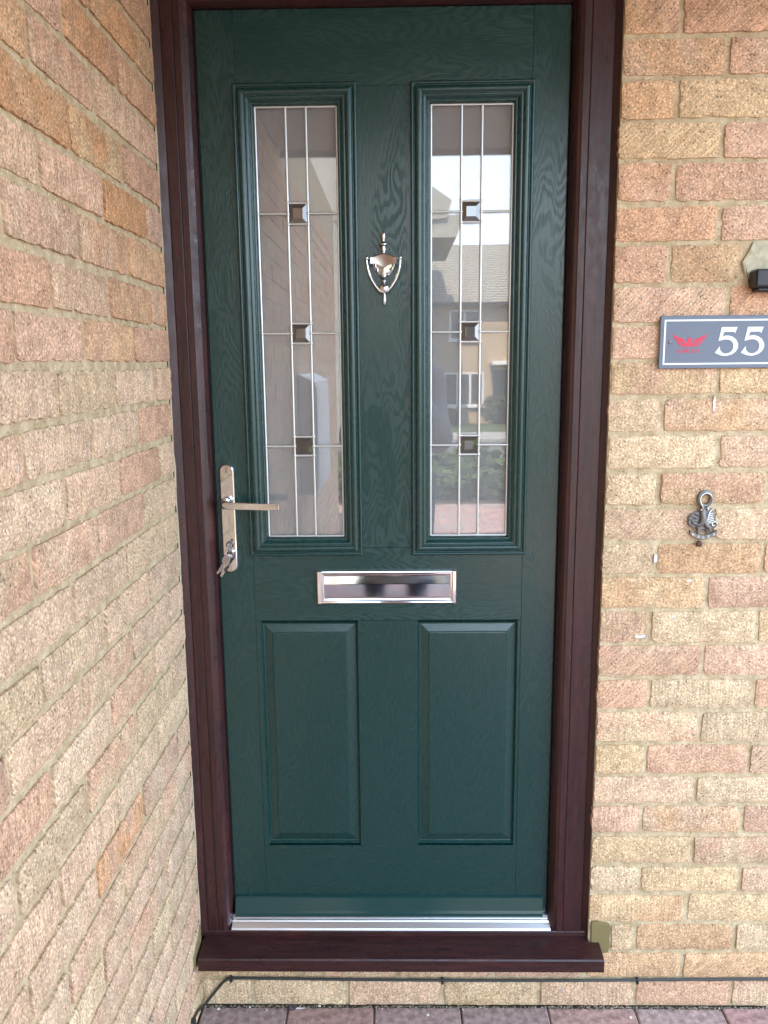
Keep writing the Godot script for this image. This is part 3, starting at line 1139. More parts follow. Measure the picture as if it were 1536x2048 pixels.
func letterbox(d: Node3D):
	var b := Node3D.new()
	b.name = "letter_plate"
	d.add_child(b)
	b.position = Vector3(-0.0012, 1.007, ZF)
	var w := 0.1475
	var h := 0.0370
	var st := st_new()
	mitred(st, -w, -h, w, h, [[0.0, 0.0], [0.0, 0.006], [0.0012, 0.0085], [0.003, 0.0092], [0.0052, 0.0085], [0.0062, 0.006], [0.0072, 0.006], [0.0082, 0.0075], [0.0105, 0.0066], [0.0115, 0.0040]], false, false)
	obj("surround", st, M.chrome, b)
	for s in [-1.0, 1.0]:
		st = st_new()
		cbox(st, Vector3(s * w - 0.0055, -h - 0.001, 0.0), Vector3(s * w + 0.0055, h + 0.001, 0.0108), 0.0024)
		obj("end_cap", st, M.chrome, b)
	# flap: upper third turned up a little, the rest turned down, ends rounded off
	st = st_new()
	var fp := [[h - 0.0105, 0.0036], [h - 0.0125, 0.0052], [0.0080, 0.0072], [0.0065, 0.0073], [-h + 0.0150, 0.0052], [-h + 0.0125, 0.0045], [-h + 0.0105, 0.0030]]
	for j in fp.size() - 1:
		var xa := -w + 0.0105
		quad(st, Vector3(xa, fp[j][0], fp[j][1]), Vector3(-xa, fp[j][0], fp[j][1]), Vector3(-xa, fp[j + 1][0], fp[j + 1][1]), Vector3(xa, fp[j + 1][0], fp[j + 1][1]), Vector3.BACK)
	obj("flap", st, M.chrome, b)
	st = st_new()
	cbox(st, Vector3(-w + 0.002, -h + 0.002, -0.001), Vector3(w - 0.002, h - 0.002, 0.0015))
	obj("back_plate", st, M.steel, b)

func lever_handle(d: Node3D):
	var k := Node3D.new()
	k.name = "lever_handle"
	d.add_child(k)
	k.position = Vector3(-0.3415, 1.161, ZF)
	var st := st_new()
	plate(st, rect_round(-0.0150, -0.1185, 0.0150, 0.1185, 0.0148, 8), 0.0, 0.0085, 0.002)
	obj("backplate", st, M.chrome, k)
	st = st_new()
	lathe(st, Vector3(-0.001, 0.037, 0.0085), [[0.0128, 0.0], [0.0128, 0.004], [0.0112, 0.008], [0.0100, 0.014], [0.0098, 0.022]], Vector3.BACK, 24)
	obj("rose", st, M.chrome, k)
	# lever: leaves the rose, sweeps round and runs level to the right
	st = st_new()
	var path := [[-0.001, 0.037, 0.026], [-0.001, 0.037, 0.036], [0.002, 0.037, 0.043], [0.009, 0.0365, 0.047], [0.022, 0.036, 0.0485], [0.045, 0.035, 0.0490], [0.080, 0.0335, 0.0485], [0.1135, 0.0325, 0.0478]]
	var rings := []
	for i in path.size():
		var p := Vector3(path[i][0], path[i][1], path[i][2])
		var q0: Array = path[maxi(i - 1, 0)]
		var q1: Array = path[mini(i + 1, path.size() - 1)]
		var t := Vector3(q1[0] - q0[0], q1[1] - q0[1], q1[2] - q0[2]).normalized()
		var up := Vector3.UP
		var n := t.cross(up).normalized()
		up = n.cross(t).normalized()
		var hh := lerpf(0.0092, 0.0074, clampf((i - 2) / 3.0, 0.0, 1.0))
		var hn := lerpf(0.0088, 0.0045, clampf((i - 2) / 3.0, 0.0, 1.0))
		var ring := []
		for c in rect_round(-hn, -hh, hn, hh, minf(hn, hh) * lerpf(0.95, 0.35, clampf((i - 2) / 3.0, 0.0, 1.0)), 3):
			ring.append(p + n * c.x + up * c.y)
		rings.append(ring)
	loft(st, rings)
	obj("lever", st, M.chrome, k)
	st = st_new()
	cbox(st, Vector3(0.1136, 0.0264, 0.0438), Vector3(0.1160, 0.0386, 0.0518), 0.001)
	obj("lever_tip", st, M.chrome, k)
	st = st_new()
	plate(st, rect_round(-0.0045, -0.077, 0.0065, -0.0495, 0.005, 5), 0.008, 0.0105, 0.001)
	lathe(st, Vector3(0.001, -0.0565, 0.0104), [[0.0082, 0.0], [0.0082, 0.0022], [0.0062, 0.0030], [0.0060, 0.0028]], Vector3.BACK, 18)
	obj("lock_cylinder", st, M.steel, k)

# ---------------------------------------------------------------- ground
func build_ground():
	# sheet out to the horizon, falling gently to the street
	var prof := [[-0.5, -0.055], [7.0, -0.06], [12.5, -0.34], [19.4, -0.54], [21.5, -0.6], [31.2, -0.95], [160.0, -1.2]]
	var st := st_new()
	for k in prof.size() - 1:
		quad(st, Vector3(-120, prof[k][1], prof[k][0]), Vector3(120, prof[k][1], prof[k][0]), Vector3(120, prof[k + 1][1], prof[k + 1][0]), Vector3(-120, prof[k + 1][1], prof[k + 1][0]), Vector3.UP)
	quad(st, Vector3(-120, -0.06, -60), Vector3(120, -0.06, -60), Vector3(120, -0.055, -0.5), Vector3(-120, -0.055, -0.5), Vector3.UP)
	struct("ground", st, M.dry_ground)
	st = st_new()
	quad(st, Vector3(-40, -0.596, 21.5), Vector3(40, -0.596, 21.5), Vector3(40, -0.942, 31.1), Vector3(-40, -0.942, 31.1), Vector3.UP)
	struct("lawn", st, M.grass)
	st = st_new()
	quad(st, Vector3(-120, -0.334, 12.5), Vector3(120, -0.334, 12.5), Vector3(120, -0.534, 19.4), Vector3(-120, -0.534, 19.4), Vector3.UP)
	struct("road", st, M.asphalt)
	for q in [[10.9, -0.255, 12.45, -0.215], [19.45, -0.44, 21.3, -0.48]]:
		st = st_new()
		cbox(st, Vector3(-120, q[1] - 0.2, q[0]), Vector3(120, q[1] - 0.02, q[2]), 0.02)
		struct("pavement" if q[0] < 15.0 else "far_pavement", st, M.concrete)
	# block paving: the rows by the door block by block
	var pave := Node3D.new()
	pave.name = "paving"
	add_child(pave)
	pave.set_meta("kind", "structure")
	st = st_new()
	quad(st, Vector3(-0.4445, -0.006, -0.01), Vector3(5.0, -0.006, -0.01), Vector3(5.0, -0.02, 7.0), Vector3(-0.4445, -0.02, 7.0), Vector3.UP)
	quad(st, Vector3(-5.0, -0.006, 4.6), Vector3(-0.4445, -0.006, 4.6), Vector3(-0.4445, -0.02, 7.0), Vector3(-5.0, -0.02, 7.0), Vector3.UP)
	obj("bedding", st, M.joint_sand, pave)
	var tones := [Color(0.52, 0.40, 0.37), Color(0.55, 0.36, 0.33), Color(0.45, 0.385, 0.37), Color(0.58, 0.39, 0.345)]
	var many := st_new()
	var row := 0
	var z := 0.002
	while z < 6.8:
		var x: float = -0.4395 if row % 2 == 0 else -0.344
		if row == 0:
			x = -0.4435
		if z > 4.65:
			x -= 4.0
		var first := true
		while x < 4.8:
			var x2 := x + 0.2025
			if first and row % 2 == 1 and z <= 4.65:
				x = -0.4395
			first = false
			var c: Color = tones[rng.randi() % 4] * rng.randf_range(0.85, 1.15)
			var y := rng.randf_range(-0.0015, 0.001) - z * 0.002
			var near: bool = row < 3 and x < 1.3
			var s := st_new() if near else many
			s.set_color(c)
			cbox(s, Vector3(x + 0.0015, y - 0.05, z + 0.0012), Vector3(x2 - 0.0015, y, z + 0.0995), 0.003)
			if near:
				obj("paving_block", s, M.paver, pave)
			x = x2
		row += 1
		z += 0.101
	obj("paving_blocks", many, M.paver, pave).set_meta("kind", "stuff")

# ---------------------------------------------------------------- leaves
func foliage(called: String, parent: Node, at: Vector3, size: Vector3, count: int, sd: int, leaf: float) -> MultiMeshInstance3D:
	var r := RandomNumberGenerator.new()
	r.seed = sd
	var st := st_new()
	for p in [[Vector3(0, 0, 0), Vector3(0.5, 0.5, 0.1), Vector3(0, 1, 0.15)], [Vector3(0, 0, 0), Vector3(-0.5, 0.5, 0.1), Vector3(0, 1, 0.15)]]:
		tri(st, p[0], p[1], p[2], Vector3.BACK)
	st.generate_normals()
	var mm := MultiMesh.new()
	mm.transform_format = MultiMesh.TRANSFORM_3D
	mm.use_colors = true
	mm.mesh = st.commit()
	mm.instance_count = count
	for i in count:
		var p := Vector3(r.randf_range(-1, 1), r.randf_range(-1, 1), r.randf_range(-1, 1))
		if p.length() > 1.0 and size.x < 3.0:
			p = p.normalized() * r.randf_range(0.6, 1.0)
		var b := Basis.from_euler(Vector3(r.randf() * TAU, r.randf() * TAU, r.randf() * TAU)).scaled(Vector3.ONE * leaf * r.randf_range(0.6, 1.4))
		mm.set_instance_transform(i, Transform3D(b, at + p * size))
		var g := r.randf_range(0.6, 1.3)
		mm.set_instance_color(i, Color(0.055 * g, 0.09 * g, 0.028 * g))
	var o := MultiMeshInstance3D.new()
	o.name = called
	o.multimesh = mm
	o.material_override = M.leaf
	parent.add_child(o, true)
	return o

# ---------------------------------------------------------------- the street seen in the glass
func build_street():
	var hs := thing("brick_house", "buff brick house across the road with brown tiled roof", "house", Vector3(0, -0.95, 31.2))
	var st := st_new()
	cbox(st, Vector3(-3.0, 0, 0), Vector3(13.0, 4.8, 7.0))
	obj("wall", st, M.far_brick, hs)
	st = st_new()
	var ring := [Vector3(0, 4.75, -0.35), Vector3(0, 7.35, 3.5), Vector3(0, 4.75, 7.35), Vector3(0, 4.65, 7.35), Vector3(0, 4.65, -0.35)]
	var ra := []
	var rb := []
	for p in ring:
		ra.append(p + Vector3.RIGHT * -3.2)
		rb.append(p + Vector3.RIGHT * 13.2)
	loft(st, [ra, rb], true, false)
	var roof := obj("roof", st, M.roof_tile, hs)
	for k in 24:
		st = st_new()
		var t := (k + 0.5) / 24.0
		cbox(st, Vector3(-3.2, 4.75 + 2.6 * t, -0.35 + 3.85 * t - 0.03), Vector3(13.2, 4.79 + 2.6 * t, -0.35 + 3.85 * t + 0.12))
		obj("tile_course", st, M.roof_tile, roof)
	st = st_new()
	cbox(st, Vector3(-3.2, 4.58, -0.42), Vector3(13.2, 4.7, -0.32))
	obj("gutter", st, M.black_plastic, hs)
	for w in [[1.93, 0.70, 3.44, 2.02, 3], [2.13, 3.28, 3.26, 4.43, 2], [6.0, 0.70, 7.5, 2.02, 3], [6.2, 3.28, 7.3, 4.43, 2], [-1.6, 0.7, -0.2, 2.02, 3], [-1.4, 3.28, -0.3, 4.43, 2]]:
		var win := Node3D.new()
		win.name = "window"
		hs.add_child(win, true)
		st = st_new()
		var n: int = w[4]
		var pw: float = (w[2] - w[0]) / n
		for i in n + 1:
			cbox(st, Vector3(w[0] + i * pw - 0.045, w[1], -0.05), Vector3(w[0] + i * pw + 0.045, w[3], 0.02), 0.01)
		for y in [w[1], w[3] - 0.07]:
			cbox(st, Vector3(w[0] - 0.043, y, -0.048), Vector3(w[2] + 0.043, y + 0.07, 0.02), 0.01)
		cbox(st, Vector3(w[0] - 0.1, w[1] - 0.07, -0.12), Vector3(w[2] + 0.1, w[1] - 0.002, 0.02), 0.01)
		obj("frame", st, M.white_upvc, win)
		for i in n:
			st = st_new()
			cbox(st, Vector3(w[0] + i * pw + 0.045, w[1] + 0.07, -0.02), Vector3(w[0] + (i + 1) * pw - 0.045, w[3] - 0.07, -0.012))
			obj("pane", st, M.dark_glass, win)
	st = st_new()
	cbox(st, Vector3(3.85, 0.0, -0.06), Vector3(4.7, 2.1, -0.01), 0.01)
	obj("door", st, M.door_2, hs)
	st = st_new()
	cbox(st, Vector3(3.7, 2.3, -0.9), Vector3(4.9, 2.45, 0.0), 0.02)
	obj("porch_roof", st, M.white_upvc, hs)
	st = st_new()
	tube(st, [Vector3(1.40, 0, -0.06), Vector3(1.40, 4.6, -0.06)], [0.04], 8)
	obj("downpipe", st, M.black_plastic, hs)
	# nearer house to its left
	var h2 := thing("rendered_house", "tall grey house with sloping verge, nearer than the other across the road", "house", Vector3(0, -0.7, 24.0))
	st = st_new()
	cbox(st, Vector3(-10.0, 0.0, 0.05), Vector3(1.05, 6.4, 8.0))
	obj("wall", st, M.far_render, h2)
	st = st_new()
	plate(st, PackedVector2Array([Vector2(-10.4, 6.4), Vector2(-4.3, 11.0), Vector2(1.72, 6.95), Vector2(1.55, 6.45), Vector2(1.05, 6.4)]), 0.0, 8.0)
	obj("roof", st, M.roof_tile, h2)
	st = st_new()
	plate(st, PackedVector2Array([Vector2(1.05, 6.52), Vector2(1.98, 6.55), Vector2(1.97, 6.2), Vector2(1.86, 5.9), Vector2(1.05, 5.9)]), 0.1, 6.0)
	obj("lean_to", st, M.roof_tile, h2)
	# planting
	var hd := thing("hedge", "low ragged green hedge between the paving and the road", "hedge", Vector3(0, 0, 8.2))
	st = st_new()
	cbox(st, Vector3(-9, -0.2, -1.2), Vector3(9, -0.02, 1.6), 0.05)
	obj("bank", st, M.soil, hd)
	foliage("foliage", hd, Vector3(0, 0.10, 0.2), Vector3(9.0, 0.19, 1.3), 24000, 5, 0.11).set_meta("kind", "stuff")
	for b in [[4.1, 0.6, 1.1, "rounded green bush beside the far house's door"], [2.0, 0.3, 0.5, "small green bush under the far house's window"]]:
		var bs := thing("bush", b[3], "bush", Vector3(b[0], -0.95, 30.3))
		st = st_new()
		tube(st, [Vector3(0, 0, 0), Vector3(0.03, b[1], 0.02)], [0.04, 0.02], 6)
		obj("stem", st, M.soil, bs)
		foliage("foliage", bs, Vector3(0, b[1], 0), Vector3(b[2] * 0.8, b[1], 0.5), 900, int(b[0] * 10), 0.14).set_meta("kind", "stuff")
	# meter box on the return wall, seen in the left pane
	var mb := thing("meter_box", "white meter box with sloping top on the return wall", "meter box", Vector3(-0.4405, 0.86, 2.1))
	st = st_new()
	var r0 := [Vector3(0, 0, 0), Vector3(0.076, 0.0, 0), Vector3(0.076, 0.54, 0), Vector3(0, 0.58, 0)]
	var r1 := []
	for p in r0: r1.append(p + Vector3(0, 0, 0.72))
	loft(st, [r0, r1], true, false)
	obj("body", st, M.white_upvc, mb)
	st = st_new()
	cbox(st, Vector3(0.077, 0.02, 0.02), Vector3(0.084, 0.52, 0.70), 0.003)
	obj("door", st, M.white_upvc, mb)

# ---------------------------------------------------------------- things on and by the wall
func trace(a: Array, ox: float, oy: float, k: float) -> PackedVector2Array:
	var o := PackedVector2Array()
	for p in a:
		o.append(Vector2((p[0] - ox) * k, (oy - p[1]) * k))
	return o

func build_small_things():
	# house number plaque; traced at 6.51 pixels to the millimetre
	var pq := thing("house_plaque", "slate grey house number plaque with white border, number 55 and red bird", "plaque", Vector3(0.5500, 1.4725, 0.002))
	var st := st_new()
	var PW := 0.318
	var PH := 0.1035
	cbox(st, Vector3(0, 0, 0), Vector3(PW, PH, 0.006), 0.001)
	obj("panel", st, M.slate, pq)
	var zf := 0.0061
	st = st_new()
	mitred(st, 0.0075, 0.0075, PW - 0.0075, PH - 0.0075, [[0.0, zf - 0.0004], [0.0, zf + 0.0003], [0.0034, zf + 0.0003], [0.0034, zf - 0.0004]], false, false)
	obj("border", st, M.white_print, pq)
	var five := [[922, 1277], [1120, 1277], [1093, 1357], [1080, 1337], [955, 1337], [940, 1392], [970, 1384], [1010, 1382], [1060, 1395], [1110, 1430], [1140, 1485], [1141, 1535], [1115, 1585], [1070, 1618], [1000, 1637], [930, 1630], [852, 1597], [910, 1515], [915, 1560], [945, 1595], [985, 1608], [1030, 1600], [1065, 1575], [1082, 1535], [1080, 1490], [1060, 1455], [1020, 1434], [975, 1430], [930, 1440], [890, 1450]]
	var kk := 0.001 / 6.36
	for n in 2:
		st = st_new()
		var o := trace(five, 150.0 - 328.0 * n, 1790.0, kk)
		plate(st, o, zf - 0.0004, zf + 0.0004)
		obj("numeral", st, M.white_print, pq)
	# bird with spread wings
	var bird := Node3D.new()
	bird.name = "red_bird"
	pq.add_child(bird)
	st = st_new()
	var zz := zf + 0.0003
	for s in [-1.0, 1.0]:
		var fe := [[[-222, -88], [-60, -22], [-60, 0], [-205, -58]], [[-205, -54], [-50, -2], [-48, 18], [-185, -26]], [[-190, -20], [-45, 22], [-40, 38], [-165, 4]], [[-172, 10], [-38, 42], [-34, 56], [-142, 32]], [[-145, 38], [-30, 58], [-20, 70], [-110, 58]]]
		for f in fe:
			var q := []
			for p in f: q.append([525 + p[0] * -s, 1450 + p[1]])
			plate(st, trace(q, 150.0, 1790.0, kk), zf - 0.0004, zz)
	plate(st, trace([[525, 1400], [555, 1412], [560, 1440], [545, 1462], [580, 1490], [545, 1510], [500, 1530], [450, 1505], [470, 1470], [500, 1455], [490, 1420]], 150.0, 1790.0, kk), zf - 0.0004, zz + 0.0001)
	obj("wings", st, M.red_print, bird)
	var tm := TextMesh.new()
	tm.text = "SCARLETS"
	var fnt := SystemFont.new()
	fnt.font_names = PackedStringArray(["Droid Sans"])
	fnt.font_weight = 700
	tm.font = fnt
	tm.font_size = 32
	tm.pixel_size = 0.00031
	tm.depth = 0.0005
	tm.curve_step = 2.0
	var lt := put("lettering", tm, M.red_print, bird)
	lt.position = Vector3((512 - 150) * kk, (1790 - 1570) * kk, zf)
	for x in [0.0205, PW - 0.0205]:
		st = st_new()
		lathe(st, Vector3(x, (1790 - 1457) * kk, zf - 0.0005), [[0.0042, 0.0], [0.0040, 0.0009], [0.0026, 0.0014], [0.0005, 0.0015]], Vector3.BACK, 14)
		obj("screw", st, M.pewter, pq)
	# black box at the edge of the frame, above the plaque
	st = st_new()
	cbox(st, Vector3(0.7215, 1.627, -0.002), Vector3(0.80, 1.662, 0.034), 0.004)
	cbox(st, Vector3(0.729, 1.6195, -0.002), Vector3(0.795, 1.628, 0.026), 0.003)
	var bb := obj("fixing_bracket", st, M.black_plastic)
	tag(bb, "small black box fixed to cement patch above the house plaque", "bracket")
	emblem()
	cable()
	keys()
	debris()

func emblem():
	var e := thing("dragon_hook", "small pewter dragon emblem hanging on the wall below the plaque", "wall ornament", Vector3(0.6585, 1.1035, 0.0015))
	var ox := 745.0
	var oy := 1500.0
	var k := 0.001 / 10.6
	var pt := func(a: Array, z: float) -> Array:
		var o := []
		for p in a: o.append(Vector3((p[0] - ox) * k, (oy - p[1]) * k, z))
		return o
	var st := st_new()
	var ring := []
	for i in 24:
		var a := TAU * i / 24.0
		ring.append(Vector3((765 + cos(a) * 135 - ox) * k, (oy - 410 + sin(a) * 155) * k, 0.004))
	tube(st, ring, [0.0042], 10, 0.8, true)
	obj("loop", st, M.pewter, e)
	st = st_new()
	tube(st, pt.call([[665, 640], [690, 660], [715, 640], [712, 590], [660, 500], [640, 410], [670, 330], [730, 285], [785, 278], [860, 310], [915, 400], [905, 490], [850, 570], [815, 605], [830, 650], [865, 650], [868, 620]], 0.0078), [0.0017], 6)
	obj("scroll", st, M.worn_pewter, e)
	st = st_new()
	plate(st, trace([[690, 560], [840, 560], [870, 640], [955, 620], [970, 740], [1005, 815], [1058, 940], [1040, 1040], [960, 1070], [905, 1150], [860, 1190], [800, 1110], [730, 1090], [720, 1180], [640, 1180], [610, 1050], [520, 1060], [440, 1000], [420, 900], [430, 800], [490, 740], [580, 700], [650, 690]], ox, oy, k), 0.0, 0.0045, 0.0012)
	tube(st, pt.call([[740, 640], [720, 720], [735, 800], [740, 880], [700, 960], [640, 990], [560, 960], [500, 900]], 0.0062), [0.004, 0.006, 0.007, 0.0072, 0.0068, 0.005, 0.0035, 0.002], 10)
	tube(st, pt.call([[760, 900], [820, 1000], [880, 1060], [890, 1130]], 0.006), [0.006, 0.0055, 0.004, 0.003], 8)
	obj("dragon", st, M.pewter, e)
	st = st_new()
	for i in 6:
		var y := 740.0 + i * 40.0
		tube(st, pt.call([[830 - i * 4, y + 22], [890, y + 4], [945 + i * 6, y - 12]], 0.0062), [0.0017, 0.0019, 0.0013], 6)
	tube(st, pt.call([[800, 1000], [850, 800], [880, 690], [960, 620]], 0.0055), [0.002, 0.0022, 0.002, 0.001], 6)
	obj("wing", st, M.worn_pewter, e)
	st = st_new()
	var cu := []
	for i in 15:
		var a := i * 0.52 - 0.8
		var r := 72.0 - i * 3.6
		cu.append([980 + cos(a) * r, 975 - sin(a) * r])
	tube(st, pt.call(cu, 0.0066), [0.0019], 6)
	obj("tail", st, M.worn_pewter, e)
	st = st_new()
	for q in [[[600, 840], [520, 800], [450, 780]], [[590, 900], [510, 880], [430, 880]], [[600, 950], [520, 980], [440, 995]], [[640, 780], [560, 720], [490, 735]], [[650, 1060], [640, 1130], [660, 1200]], [[820, 1080], [850, 1150], [830, 1210]]]:
		tube(st, pt.call(q, 0.0062), [0.0026, 0.0021, 0.0013], 6)
	obj("claw", st, M.pewter, e)
	st = st_new()
	var top := []
	var bot := []
	for i in 13:
		var t := i / 12.0
		var x := lerpf(475, 1065, t)
		var y := 1270.0 - 110.0 * pow(absf(t - 0.5) * 2.0, 2.0) 
		top.append([x, y - 50])
		bot.append([x, y + 55])
	bot.reverse()
	plate(st, trace(top + bot, ox, oy, k), 0.0, 0.0052, 0.0008)
	obj("banner", st, M.pewter, e)
	var fnt := SystemFont.new()
	fnt.font_names = PackedStringArray(["Droid Serif"])
	fnt.font_weight = 700
	var word := "WALES"
	for i in 5:
		var tm := TextMesh.new()
		tm.text = word[i]
		tm.font = fnt
		tm.font_size = 32
		tm.pixel_size = 0.00024
		tm.depth = 0.0012
		var t := (i - 2) / 5.2
		var l := put("lettering", tm, M.lead, e)
		l.position = Vector3((770 + t * 590.0 - ox) * k, (oy - (1270.0 - 110.0 * pow(t * 2.0, 2.0))) * k, 0.0056)
		l.rotation.z = -t * 0.55 + 0.0
		l.rotation.z = t * 0.7
	st = st_new()
	lathe(st, Vector3((700 - ox) * k, (oy - 1425) * k, 0.0), [[0.0062, 0.0], [0.0062, 0.004], [0.005, 0.006], [0.001, 0.0068]], Vector3.BACK, 14)
	obj("screw_head", st, M.rust, e)

func smooth_path(pts: Array, per := 6) -> Array:
	var c := Curve3D.new()
	for i in pts.size():
		var a: Vector3 = pts[maxi(i - 1, 0)]
		var b: Vector3 = pts[mini(i + 1, pts.size() - 1)]
		var t := (b - a) / 6.0
		c.add_point(pts[i], -t, t)
	var out := []
	for i in pts.size() - 1:
		for k in per:
			out.append(c.sample(i, float(k) / per))
	out.append(pts[-1])
	return out

func cable():
	var c := thing("cable", "thin black cable clipped along the wall below the sill", "cable", Vector3.ZERO)
	var st := st_new()
	var pts := [Vector3(-0.4375, 0.010, 0.31), Vector3(-0.4375, 0.035, 0.2), Vector3(-0.4375, 0.053, 0.105), Vector3(-0.4375, 0.036, 0.052), Vector3(-0.432, 0.018, 0.012), Vector3(-0.423, 0.026, 0.0045), Vector3(-0.400, 0.056, 0.004), Vector3(-0.385, 0.072, 0.004), Vector3(-0.372, 0.0765, 0.004), Vector3(-0.34, 0.0765, 0.004), Vector3(-0.12, 0.0742, 0.0042), Vector3(0.121, 0.0722, 0.004), Vector3(0.35, 0.0728, 0.0045), Vector3(0.573, 0.0745, 0.004), Vector3(0.87, 0.0785, 0.0042), Vector3(1.6, 0.083, 0.004), Vector3(3.6, 0.085, 0.004)]
	tube(st, smooth_path(pts, 5), [0.0031], 8)
	obj("flex", st, M.cable, c)
	for q in [[-0.373, 0.0765], [0.121, 0.0722], [0.573, 0.0745], [1.1, 0.0795]]:
		st = st_new()
		cbox(st, Vector3(q[0] - 0.0032, q[1] - 0.0095, -0.003), Vector3(q[0] + 0.0032, q[1] + 0.0048, 0.0085), 0.0018)
		lathe(st, Vector3(q[0], q[1] - 0.0068, 0.008), [[0.0017, 0.0], [0.0015, 0.001], [0.0003, 0.0014]], Vector3.BACK, 8)
		obj("clip", st, M.black_plastic, c)
	st = st_new()
	cbox(st, Vector3(-0.444, 0.043, 0.1015), Vector3(-0.432, 0.0585, 0.1085), 0.0018)
	obj("clip", st, M.black_plastic, c)

func keys():
	var k := thing("key_bunch", "bunch of silver keys hanging from the door's lock", "keys", Vector3(-0.3405, 1.1045, ZF))
	# the key in the lock
	var st := st_new()
	cbox(st, Vector3(-0.0011, -0.004, 0.0125), Vector3(0.0011, 0.004, 0.019))
	var bow := PackedVector2Array()
	for i in 16:
		var a := TAU * i / 16.0
		bow.append(Vector2(cos(a) * 0.0095, sin(a) * 0.0115))
	var ring := []
	var rb := []
	for p in bow:
		ring.append(Vector3(-0.0012, p.y - 0.002, 0.0285 + p.x))
		rb.append(Vector3(0.0012, p.y - 0.002, 0.0285 + p.x))
	loft(st, [ring, rb], true, false)
	obj("key", st, M.chrome, k)
	st = st_new()
	ring = []
	for i in 24:
		var a := TAU * i / 24.0
		ring.append(Vector3(0.003 + sin(a) * 0.009, -0.014 + cos(a) * 0.0115, 0.031 + sin(a) * 0.004))
	tube(st, ring, [0.0008], 6, 1.0, true)
	obj("split_ring", st, M.chrome, k)
	# two keys hanging on the ring
	for q in [[-0.020, -0.070, 0.026, 0.2], [-0.0285, -0.0615, 0.030, -0.35], [-0.0165, -0.058, 0.034, 0.7]]:
		st = st_new()
		var dir := Vector3(q[0] + 0.001, q[1] + 0.022, 0.0).normalized()
		var top := Vector3(0.001, -0.022, q[2])
		var side := dir.cross(Vector3.BACK).rotated(dir, q[3]).normalized()
		var nrm := dir.cross(side)
		var o0 := []
		var o1 := []
		var length := Vector3(q[0] - 0.001, q[1] + 0.022, 0.0).length()
		for p in [[0.0, -0.0045], [0.003, -0.0085], [0.011, -0.0105], [0.019, -0.0085], [0.022, -0.0040], [0.026, -0.0038], [0.029, -0.0030], [0.032, -0.0040], [0.035, -0.0028], [0.038, -0.0040], [length, -0.001], [length, 0.0035], [0.022, 0.0040], [0.019, 0.0085], [0.011, 0.0105], [0.003, 0.0085], [0.0, 0.0045]]:
			var c: Vector3 = top + dir * (p[0] - 0.004) + side * p[1]
			o0.append(c - nrm * 0.0011)
			o1.append(c + nrm * 0.0011)
		loft(st, [o0, o1], true, false)
		obj("key", st, M.chrome if q[3] > 0.0 else M.steel, k)

